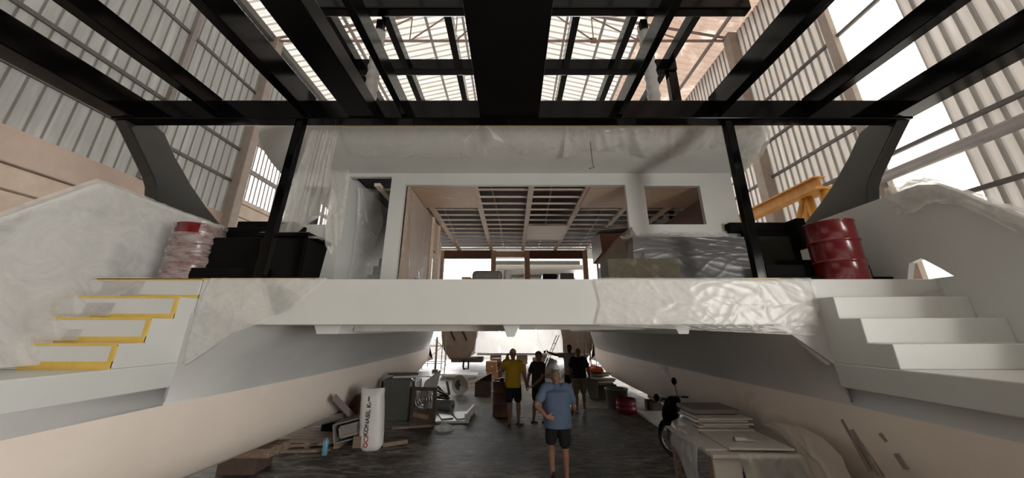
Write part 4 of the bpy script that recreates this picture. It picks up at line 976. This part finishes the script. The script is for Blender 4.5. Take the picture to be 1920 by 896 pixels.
for k in range(5):
    board(['bottom', 'second', 'middle', 'fourth', 'fifth'][k] + ' board of the stack at the back of the work table', 2.74+.04*(k%3), 3.58-.05*(k%2), 5.75+.04*(k%2), 6.35, .876+.036*k, .03*(k%3)-.02, .026, m='white' if k % 2 else 'deck2')
board('thick dark board on top of the stack at the back of the work table', 2.80, 3.52, 5.95, 6.5, 1.060, .02, .06, 'steel')
ct = thing('caulking_tube', 'sealant tube with pointed nozzle lying on the large pale board', 'tube', (3.12, 5.22, .878))
MB().tube([(2.99, 5.27, .905), (3.12, 5.24, .905)], .024, 14).build('cartridge', 'white', ct)
MB().tube([(3.12, 5.24, .905), (3.13, 5.238, .903), (3.27, 5.21, .89)], [.02,.012,.004], 12).build('nozzle', 'white', ct)
MB().tube([(2.975, 5.273, .905), (2.99, 5.27, .905)], .026, 14).build('end_cap', 'rust', ct)
# film hanging over the left and front of the table
tag(rib(MB(), [((2.82, 6.3, .96), (2.62, 5.25, .88)), ((2.66, 6.28, .90), (2.46, 5.15, .84)), ((2.58, 6.2, .6), (2.38, 5.1, .6)), ((2.66, 6.15, .25), (2.40, 5.15, .25)), ((2.76, 6.1, .01), (2.52, 5.1, .01))], nu=60, nv=50, amp=.14, fr=2.2, d=(-1,-.3,0), seed=61).build('plastic_film', 'plastic_thick'), 'billowing plastic film down the left side of the work table', 'sheet')
tag(rib(MB(), [((2.80, 4.93, .84), (3.68, 4.93, .83)), ((2.80, 4.90, .76), (3.7, 4.90, .76)), ((2.86, 4.88, .4), (3.70, 4.88, .4)), ((2.84, 4.9, .01), (3.72, 4.9, .01))], nu=46, nv=40, amp=.07, fr=2.4, seed=63).build('plastic_film', 'plastic'), 'plastic film down the front of the work table with a green paper behind', 'sheet')
tag(MB().obox((3.0, 4.985, .62), (.16, .01, .12), (0,.15,0)).build('green_paper', mat('olive_green_paper', [(.22,.25,.06),(.17,.20,.05)], .7, 5)), 'olive green paper patch stuck on the front of the work table', 'paper')
tag(rib(MB(), [((3.62, 6.4, .98), (2.9, 6.1, .93)), ((3.66, 5.6, .92), (3.1, 5.9, .93)), ((3.68, 4.95, .86), (3.3, 5.35, .885))], nu=30, nv=30, amp=.03, fr=3, d=(0,0,1), seed=65).build('plastic_film', 'plastic_thin'), 'clear film spread over the right part of the work table', 'sheet')
# pale fabric sheet tucked between table and hull
TX = 3.62
rows = [(atX(1432,795,TX), atX(1462,790,TX)), (atX(1462,808,TX), atX(1500,797,TX)), (atX(1485,835,TX), atX(1545,822,TX)), (atX(1508,870,TX), atX(1580,856,TX)), (atX(1525,915,TX), atX(1606,912,TX)), (atX(1535,960,TX-.1), atX(1630,960,TX-.1))]
tag(rib(MB(), rows, nu=40, nv=50, amp=.09, fr=2.0, d=(-1,0,0), seed=67).build('fabric_sheet', 'tarp'), 'smooth cream sheet bulging out between the work table and the right hull', 'sheet')
# ---- scooter
mo = thing('motor_scooter', 'black motor scooter parked behind the work table, front wheel and mirrors showing', 'scooter', (3.06, 7.6, 0))
hx, hy = -.42, .907
def SB(f, s_, z): return (3.06 + hx*f + hy*s_, 7.6 + hy*f - hx*s_, z*1.04)   # forward, sideways, up
def ring(cf, r, rt, m, nm, par):
    return MB().tube([SB(cf + r*math.cos(a*math.pi/16), 0, .28 + r*math.sin(a*math.pi/16)) for a in range(33)], rt, 10, caps=False).build(nm, m, par)
for cf in (0, -1.22):
    wh = MB().tube([SB(cf, -.05, .28), SB(cf, .05, .28)], .05, 14).build('wheel', 'steel', mo)
    ring(cf, .25, .038, 'rubber', 'tyre', wh); ring(cf, .205, .012, 'chrome', 'rim', wh)
    for k in range(16):
        a = k*math.pi/8; MB().tube([SB(cf+.04*math.cos(a), .02*(-1)**k, .28+.04*math.sin(a)), SB(cf+.2*math.cos(a), 0, .28+.2*math.sin(a))], .003, 5).build('spoke', 'chrome', wh)
for s_ in (-.08, .08): MB().tube([SB(0, s_, .28), SB(-.1, s_, .62)], .02, 8).build('fork', 'steel', mo)
MB().tube([SB(-.1, 0, .6), SB(-.2, 0, 1.0)], .035, 10).build('steering_column', 'matblack', mo)
mb = MB(); mb.tube([SB(.22*math.cos(a)-.03+.02, 0, .31+.29*math.sin(a)) for a in (.25,.6,1.0,1.4,1.8,2.2)], .075, 10, flat=.35); mb.build('mudguard', 'matblack', mo)
mb = MB(); rr = []
for f, z, wd, dp in ((-.05,.42,.08,.06),(-.06,.55,.15,.10),(-.10,.70,.21,.13),(-.14,.84,.23,.12),(-.18,.96,.19,.10),(-.22,1.03,.10,.06)):
    rr.append([SB(f+dp*math.cos(t), wd*math.sin(t), z) for t in (2*math.pi*k/16 for k in range(16))])
mb.loft(rr).build('front_fairing', 'matblack', mo)
MB().ell(SB(-.02, 0, .86), (.09,.07,.06)).build('headlamp', 'chrome', mo)
MB().tube([SB(-.20, -.34, .99), SB(-.18, -.2, 1.0), SB(-.2, 0, 1.01), SB(-.18, .2, 1.0), SB(-.20, .34, .99)], .013, 8).build('handlebar', 'steel', mo)
for s_ in (-1, 1):
    MB().tube([SB(-.21, s_*.24, .995), SB(-.23, s_*.37, .985)], .021, 10).build('grip', 'rubber', mo)
    mx_, mz_ = (.12, 1.27) if s_ > 0 else (.40, 1.02)
    MB().tube([SB(-.19, s_*.14, 1.0), SB(-.17, s_*(mx_*.6+.06), lerp(1.02, mz_, .6)), SB(-.17, s_*mx_, mz_-.05)], .007, 6).build('mirror_stem', 'matblack', mo)
    MB().ell(SB(-.17, s_*mx_, mz_), (.055,.02,.07)).build('mirror', 'matblack', mo)
rr = []
for f, z, wd, hh in ((-.28,.42,.12,.14),(-.6,.40,.13,.13),(-.75,.52,.15,.18),(-1.0,.60,.15,.18),(-1.4,.68,.09,.10),(-1.55,.72,.04,.05)):
    rr.append([SB(f, wd*math.cos(t), z+hh*math.sin(t)) for t in (2*math.pi*k/14 for k in range(14))])
MB().loft(rr).build('body_shell', 'matblack', mo)
rr = []
for f, z, wd, hh in ((-.62,.70,.06,.03),(-.75,.73,.13,.05),(-1.1,.76,.14,.05),(-1.4,.79,.12,.05),(-1.5,.80,.06,.03)):
    rr.append([SB(f, wd*math.cos(t), z+hh*math.sin(t)) for t in (2*math.pi*k/14 for k in range(14))])
MB().loft(rr).build('seat', 'rubber', mo)
MB().tube([SB(-.7, .0, .3), SB(-.72, .14, .02)], .012, 6).build('kickstand', 'steel', mo)

# ================================================================== PEOPLE
M['skin'] = mat('tanned_skin', [(.30,.155,.10),(.25,.125,.08)], .55, 4)
M['skin_d'] = mat('dark_skin', [(.075,.04,.028),(.055,.03,.02)], .5, 4)
M['hair_g'] = mat('grey_hair', [(.30,.23,.18),(.16,.105,.075)], .8, 30, bump=.4)
M['hair_b'] = mat('dark_hair', [(.015,.012,.01),(.03,.02,.015)], .8, 30, bump=.4)
M['cap_y'] = mat('pale_yellow_cap_cloth', [(.55,.45,.16),(.48,.38,.12)], .8, 8)
M['cap_r'] = mat('dull_red_cap_cloth', [(.18,.075,.06),(.14,.06,.05)], .8, 8)
def cloth(n, a): return mat(n, [a, tuple(c*.82 for c in a)], .85, 6, bump=.3, bscale=9)
M['yel'] = cloth('mustard_yellow_cotton', (.56,.34,.012)); M['blu'] = cloth('slate_blue_cotton', (.115,.165,.26))
M['oliv'] = cloth('dark_olive_cotton', (.032,.028,.020)); M['nav'] = cloth('black_navy_cotton', (.008,.010,.016))
M['kha'] = cloth('khaki_cotton', (.27,.215,.15)); M['blk'] = cloth('black_shorts_cotton', (.010,.010,.011)); M['wht'] = cloth('white_cotton', (.50,.47,.44))
M['shoe'] = mat('dark_leather', [(.03,.02,.015),(.02,.015,.01)], .5, 6); M['shoe_w'] = mat('grey_trainer', [(.30,.27,.24),(.2,.18,.16)], .6, 6)
def V(*a): return Vector(a)
def limb(mb, pts, rs, seg=14, flat=1.0, n=3):
    """tapered limb, smoothed through its joints"""
    P = [Vector(p) for p in pts]; out = []; ro = []
    for i in range(len(P)-1):
        p0, p1, p2, p3 = P[max(i-1,0)], P[i], P[i+1], P[min(i+2,len(P)-1)]
        for k in range(n):
            t = k/n; t2, t3 = t*t, t*t*t
            q = .5*((2*p1)+(p2-p0)*t+(2*p0-5*p1+4*p2-p3)*t2+(3*p1-p0-3*p2+p3)*t3)
            out.append(p1.lerp(p2, t)*.55 + q*.45); ro.append(lerp(rs[i], rs[i+1], t))
    out.append(P[-1]); ro.append(rs[-1])
    mb.tube(out, ro, seg, flat=flat); mb.ell(out[0], (ro[0],)*3, 12, 6); mb.ell(out[-1], (ro[-1],)*3, 12, 6)
def rings_h(mb, lst, seg=24):
    """torso-like loft: (centre, rx, ry, yaw)"""
    rg = []
    for c, rx, ry, *yw in lst:
        a0 = yw[0] if yw else 0; R_ = Matrix.Rotation(a0, 3, 'Z')
        rg.append([Vector(c) + R_ @ Vector((rx*math.cos(t), ry*math.sin(t), 0)) for t in (2*math.pi*k/seg for k in range(seg))])
    mb.loft(rg)
def remesh(o, vox, it=4, fac=.5):
    md = o.modifiers.new('skin', 'REMESH'); md.mode = 'VOXEL'; md.voxel_size = vox; md.use_smooth_shade = True
    s_ = o.modifiers.new('smooth', 'SMOOTH'); s_.iterations = it; s_.factor = fac
    return o
def hand(mb, wr, dirn, side, curl=.5, pn=None):
    """palm and five bent fingers from the wrist along dirn; side = thumb direction"""
    d = Vector(dirn).normalized(); s_ = Vector(side); s_ = (s_ - d*s_.dot(d)).normalized(); n_ = d.cross(s_) if pn is None else Vector(pn)
    n_ = (n_ - d*n_.dot(d)).normalized()
    w_ = Vector(wr)
    rg = []
    for t, a, b in ((-.01,.026,.020),(.02,.034,.018),(.06,.041,.017),(.085,.040,.015),(.095,.034,.010)):
        c = w_ + d*t; rg.append([c + s_*a*math.cos(q) + n_*b*math.sin(q) for q in (2*math.pi*k/12 for k in range(12))])
    mb.loft(rg)
    for k, (o_, L) in enumerate(((.030,.072),(.010,.080),(-.010,.074),(-.029,.058))):
        p = w_ + d*.085 + s_*o_; pts = [p]; ang = 0; dd = d.copy()
        for q in range(3):
            ang += curl*(.6+.12*k); dd = d*math.cos(ang) + n_*math.sin(ang)
            p = p + (dd + s_*o_*1.2).normalized()*L*(.42,.33,.25)[q]; pts.append(p)
        mb.tube(pts, [.0095,.009,.0085,.0065], 8)
    p = w_ + d*.022 + s_*.028
    mb.tube([p, p + (s_*.75+d*.55+n_*.25*curl).normalized()*.035, p + (s_*.75+d*.55).normalized()*.035 + (s_*.3+d*.85+n_*.5*curl).normalized()*.030, p + (s_*.75+d*.55).normalized()*.035 + (s_*.25+d*.85+n_*.6*curl).normalized()*.052], [.014,.0125,.0105,.008], 8)
def person(label, loc, yaw, J, skin, shirt, shorts, hair, shoe, sc_=1.0, sleeve=.55, hem=.82, short_len=.60, belly=0, cap=None, trousers=False):
    """J: joints in local metres, +y is where the person faces, x to their right"""
    root = thing('person', label, 'person', (0,0,0))
    R_ = Matrix.Rotation(yaw, 3, 'Z'); L0 = Vector(loc)
    def G(p): return L0 + (R_ @ Vector(p))*sc_
    for k in ('pel','chest','neck','head','shL','elL','wrL','shR','elR','wrR','hipL','knL','anL','hipR','knR','anR'): assert k in J, k
    P = {k: Vector(v) for k, v in J.items() if isinstance(v, tuple) and len(v) == 3}
    def xf(mb): mb.v = [tuple(G(p)) for p in mb.v]; return mb
    pel, ch, nk, hd_ = P['pel'], P['chest'], P['neck'], P['head']
    # --- body
    mb = MB(); bl = belly
    mid = pel.lerp(ch, .45)
    rings_h(mb, [(pel+V(0,0,-.10),.10,.09),(pel+V(0,0,-.03),.165,.115),(pel+V(0,0,.06),.165,.12),(mid,.150,.11+bl*.5),(ch+V(0,0,-.08),.165,.12),(ch+V(0,0,.04),.175,.115),(nk+V(0,-.005,-.075),.105,.068),(nk+V(0,0,-.03),.060,.056),(nk,.056,.058)])
    limb(mb, [nk+V(0,0,-.05), nk+V(0,.004,.0), hd_+V(0,-.012,-.07)], [.062,.056,.054], 14)
    hy_ = math.atan2(J.get('look', (0,1))[0], J.get('look', (0,1))[1])*-1
    HR = Matrix.Rotation(hy_, 3, 'Z') @ Matrix.Rotation(J.get('nod', 0), 3, 'X')
    mb.ell(hd_+V(0,0,.012), (.080,.097,.104), 24, 16, HR)
    mb.ell(hd_+HR@V(0,.022,-.055), (.056,.068,.058), 18, 10, HR)
    mb.tube([hd_+HR@V(0,.088,.015), hd_+HR@V(0,.112,-.022), hd_+HR@V(0,.094,-.034)], [.009,.015,.012], 8)
    mb.ell(hd_+HR@V(0,.088,-.060), (.024,.010,.008), 10, 6, HR); mb.ell(hd_+HR@V(0,.080,.032), (.055,.016,.010), 12, 6, HR)
    for s_ in (-1, 1):
        mb.ell(hd_+HR@V(s_*.079,-.006,-.004), (.010,.018,.032), 12, 8, HR)
        q = 'L' if s_ < 0 else 'R'
        sh, el, wr = P['sh'+q], P['el'+q], P['wr'+q]
        limb(mb, [ch.lerp(sh,.55)+V(0,0,.05), sh, sh.lerp(el,.45), el, el.lerp(wr,.35), wr], [.062,.060,.050,.040,.041,.027])
        hv = J.get('hd'+q, wr-el); hand(mb, wr, hv, J.get('th'+q, (0,1,0)), J.get('curl'+q, .45), J.get('pn'+q))
        hp_, kn, an = P['hip'+q], P['kn'+q], P['an'+q]
        limb(mb, [hp_+V(0,0,.02), hp_.lerp(kn,.4), kn+V(0,0,.02), kn.lerp(an,.3)+V(0,-.012,0), kn.lerp(an,.6), an], [.098,.084,.056,.060,.046,.036])
        ft = Vector(J.get('ft'+q, (s_*.25,1,0))).normalized()
        mb.ell(an+ft*-.035+V(0,0,-.045), (.032,.036,.034), 12, 8)
        mb.tube([an+V(0,0,-.02)+ft*-.01, an+ft*.06+V(0,0,-.052), an+ft*.14+V(0,0,-.068), an+ft*.185+V(0,0,-.074)], [.036,.034,.030,.016], 12)
    body = remesh(xf(mb).build('body', skin, root), .0085, 3)
    # --- face marks
    for s_ in (-1, 1): xf(MB().ell(hd_+HR@V(s_*.030,.085,.012), (.012,.006,.007), 10, 6, HR)).build('eye', 'white', root)
    # --- hair or cap
    mb = MB()
    if cap:
        HR2 = HR @ Matrix.Rotation(-.05, 3, 'X')
        rg = []
        for t in (0,.25,.5,.75,.95,1.0):
            a = t*math.pi/2; rg.append([hd_ + HR2 @ V(.084*math.cos(a)*math.cos(q), .104*math.cos(a)*math.sin(q), .045+.095*math.sin(a)) for q in (2*math.pi*k/24 for k in range(24))])
        mb.loft(rg)
        xf(mb)
        cp = mb.build('cap', cap, root)
        xf(MB().grid(lambda u, v: hd_ + HR2 @ V((u-.5)*.15, .085+v*.075*(1-(2*u-1)**2*.5), .050-v*.018-(2*u-1)**2*.012), 12, 6)).build('cap_peak', cap, cp, solid=.005)
    def capf(u, v):
        a = u*2*math.pi; t = v*math.pi*.52
        d_ = V(math.sin(t)*math.cos(a), math.sin(t)*math.sin(a), math.cos(t)); fr = max(0, d_.y)
        r = 1.06 + .02*nz(a*3, t*4)
        lim = 0 if d_.z > .35 or d_.y < .25 else -.10
        if J.get('bald') and d_.z > .62: lim = -.12
        return hd_ + V(0,0,.015) + HR @ V(d_.x*.080*(r+lim), d_.y*.097*(r+lim), d_.z*.104*(r+lim))
    if hair: xf(MB().grid(capf, 32, 18)).build('hair', hair, root)
    # --- shirt
    mb = MB(); e = .018
    hz = pel + V(0, 0, hem-pel.z); WX = J.get('wx', 1.0)
    rings_h(mb, [(hz,.205*WX+bl*.3,.150+bl*.7),(hz+V(0,0,.10),.200*WX+bl*.3,.148+bl),(mid+V(0,0,0),.188*WX+bl*.3,.138+bl),(ch+V(0,0,-.08),.196*WX,.142),(ch+V(0,0,.03),.205*WX,.136),(nk+V(0,-.005,-.085),.168,.112),(nk+V(0,-.004,-.045),.095,.082),(nk+V(0,0,-.015),.070,.070)], 28)
    cuffs = []
    for q in 'LR':
        sh, el = P['sh'+q], P['el'+q]
        limb(mb, [ch.lerp(sh,.6)+V(0,0,.055), sh+V(0,0,.004), sh.lerp(el, sleeve*.6), sh.lerp(el, sleeve)], [.075,.078,.072,.070+.006])
    so = remesh(xf(mb).build('shirt', shirt, root), .011, 3)
    # collar
    xf(MB().tube([nk+V(.066*math.cos(a), .066*math.sin(a), -.012+.008*math.sin(a)) for a in (2*math.pi*k/20 for k in range(21))], .012, 8, caps=False)).build('collar', shirt, so)
    # --- shorts
    mb = MB()
    rings_h(mb, [(pel+V(0,0,-.12),.185,.14),(pel+V(0,0,-.04),.192,.145),(pel+V(0,0,.06),.182,.138),(pel+V(0,0,.12),.165,.125)], 28)
    for q in 'LR':
        hp_, kn, an = P['hip'+q], P['kn'+q], P['an'+q]
        if trousers: limb(mb, [hp_+V(0,0,.0), hp_.lerp(kn,.5), kn, kn.lerp(an,.5), an+V(0,0,-.02)], [.112,.104,.082,.076,.072])
        else: limb(mb, [hp_+V(0,0,.0), hp_.lerp(kn,.35), hp_.lerp(kn,short_len), hp_.lerp(kn,short_len+.16)], [.112,.108,.104,.098])
    remesh(xf(mb).build('trousers' if trousers else 'shorts', shorts, root), .011, 3)
    # --- shoes
    for q, s_ in (('L',-1),('R',1)):
        an = P['an'+q]; ft = Vector(J.get('ft'+q, (s_*.25,1,0))).normalized(); up = V(0,0,1); sd_ = ft.cross(up).normalized(); up = sd_.cross(ft)
        rg = []
        for t, a, b, z in ((-.085,.022,.030,-.052),(-.07,.036,.045,-.045),(-.02,.040,.048,-.045),(.05,.043,.036,-.058),(.12,.048,.028,-.064),(.17,.044,.022,-.069),(.20,.024,.015,-.074)):
            c = an + ft*t + up*z
            rg.append([c + sd_*a*math.cos(w__) + up*(b*math.sin(w__) if math.sin(w__) > 0 else .6*min(b,.03)*math.sin(w__)) for w__ in (2*math.pi*k/14 for k in range(14))])
        xf(MB().loft(rg)).build('shoe', shoe, root)
    root.location = G((0,0,0)); 
    for c in root.children: c.location = -root.location if c.parent == root else c.location
    return root
def base_pose():
    return dict(pel=(0,0,.95), chest=(0,-.005,1.32), neck=(0,0,1.50), head=(0,.025,1.63), shL=(-.185,0,1.42), shR=(.185,0,1.42), elL=(-.26,-.02,1.13), elR=(.26,-.02,1.13), wrL=(-.27,.06,.88), wrR=(.27,.06,.88),
        hipL=(-.095,0,.90), hipR=(.095,0,.90), knL=(-.11,.01,.50), knR=(.11,.01,.50), anL=(-.115,0,.085), anR=(.115,0,.085), thL=(.3,1,0), thR=(-.3,1,0))
# man in blue, left hand on his hip, bottle in the right hand
J = base_pose(); J.update(pel=(0,0,.95), chest=(.0,.0,1.30), neck=(0,.05,1.455), head=(-.005,.11,1.54), nod=.25, wx=1.1, look=(-.1,1), shL=(-.20,.02,1.385), shR=(.20,.02,1.375), elL=(-.36,-.06,1.13), wrL=(-.20,-.165,.985), hdL=(1,-.05,-.25), thL=(.1,0,1), pnL=(0,1,0), curlL=.28,
    elR=(.285,.02,1.09), wrR=(.29,.20,.96), hdR=(-.1,.9,-.3), curlR=.8, knL=(-.12,.12,.53), anL=(-.13,-.16,.20), ftL=(-.15,.75,-.65), knR=(.105,.03,.50), anR=(.11,.0,.085))
bx, by = .755, 6.36
person('man in a slate blue shirt and black shorts walking away, one hand on his hip', (bx, by, 0), 0, J, 'skin', 'blu', 'blk', 'hair_g', 'shoe', .985, belly=.035, hem=.80, sleeve=.62, short_len=.66)
bt = thing('water_bottle', 'clear plastic water bottle held by the man in the blue shirt', 'bottle', (bx+.25, by+.26, .98))
MB().lathe([(.028,0),(.031,.01),(.031,.05),(.027,.07),(.031,.09),(.031,.14),(.014,.18),(.013,.19)], (bx+.25, by+.26, .93), 16).build('bottle_body', 'chrome', bt)
MB().lathe([(.016,.19),(.016,.205)], (bx+.25, by+.26, .93), 12).build('bottle_cap', 'blue', bt)
# man in yellow, hand raised to his face
x, y = F(962, 800)
J = base_pose(); J.update(look=(-.35,1), elL=(-.28,.13,1.22), wrL=(-.17,.17,1.50), hdL=(.4,-.1,1), thL=(1,.2,0), curlL=.6, elR=(.285,-.03,1.14), wrR=(.34,.03,.90), hdR=(.05,.1,-1), anR=(.14,.03,.085), anL=(-.08,-.05,.085), knL=(-.10,-.01,.50), knR=(.13,.05,.5), ftR=(.7,.9,0), ftL=(.0,1,0))
person('man in a mustard yellow shirt and pale cap holding a hand to his face', (x, 9.75, 0), .02, J, 'skin', 'yel', 'blk', None, 'shoe', 1.03, cap='cap_y', hem=.86, sleeve=.5)
# man in dark olive, turned to the right with hands behind his back
x, y = F(1006, 797)
J = base_pose(); J.update(elL=(-.25,-.12,1.13), wrL=(-.15,-.26,.94), hdL=(.5,-.5,-.5), elR=(.25,-.12,1.13), wrR=(.06,-.27,.92), hdR=(-.6,-.5,-.3), curlL=.5, curlR=.5, look=(.2,1), anL=(-.11,-.10,.085), anR=(.11,.10,.085), knR=(.11,.08,.5), knL=(-.11,-.02,.5))
person('man in a dark olive shirt and black shorts standing sideways, hands behind his back', (.70, 9.95, 0), -.85, J, 'skin', 'oliv', 'blk', None, 'shoe', .99, cap='cap_r', hem=.84, belly=.02, short_len=.55)
# man in black navy shirt and khaki shorts
J = base_pose(); J.update(chest=(0,.0,1.31), neck=(0,.03,1.48), head=(.02,.07,1.60), look=(.15,1), wx=1.06, elR=(.30,.0,1.12), wrR=(.33,.10,.88), elL=(-.27,.02,1.13), wrL=(-.22,.14,.92), anL=(-.10,.0,.085), anR=(.13,.05,.085), knR=(.12,.05,.50))
person('man in a black shirt and khaki shorts beside the pointing man', (2.0, 11.15, 0), .05, J, 'skin', 'nav', 'kha', 'hair_g', 'shoe_w', 1.02, hem=.92, short_len=.68, sleeve=.55, belly=.02)
# pointing man facing the group, arm out to the left of the picture
J = base_pose(); J.update(shR=(.20,.02,1.42), elR=(.44,.10,1.44), wrR=(.66,.20,1.52), hdR=(1,.3,.2), thR=(0,.2,1), pnR=(0,0,-1), curlR=.35, look=(.3,1), elL=(-.26,-.02,1.14), wrL=(-.27,.05,.9))
person('dark haired man in a white shirt pointing with an outstretched arm', (1.93, 12.3, 0), math.pi-.25, J, 'skin_d', 'wht', 'blk', 'hair_b', 'shoe', 1.04, hem=.86, trousers=True, sleeve=.5)
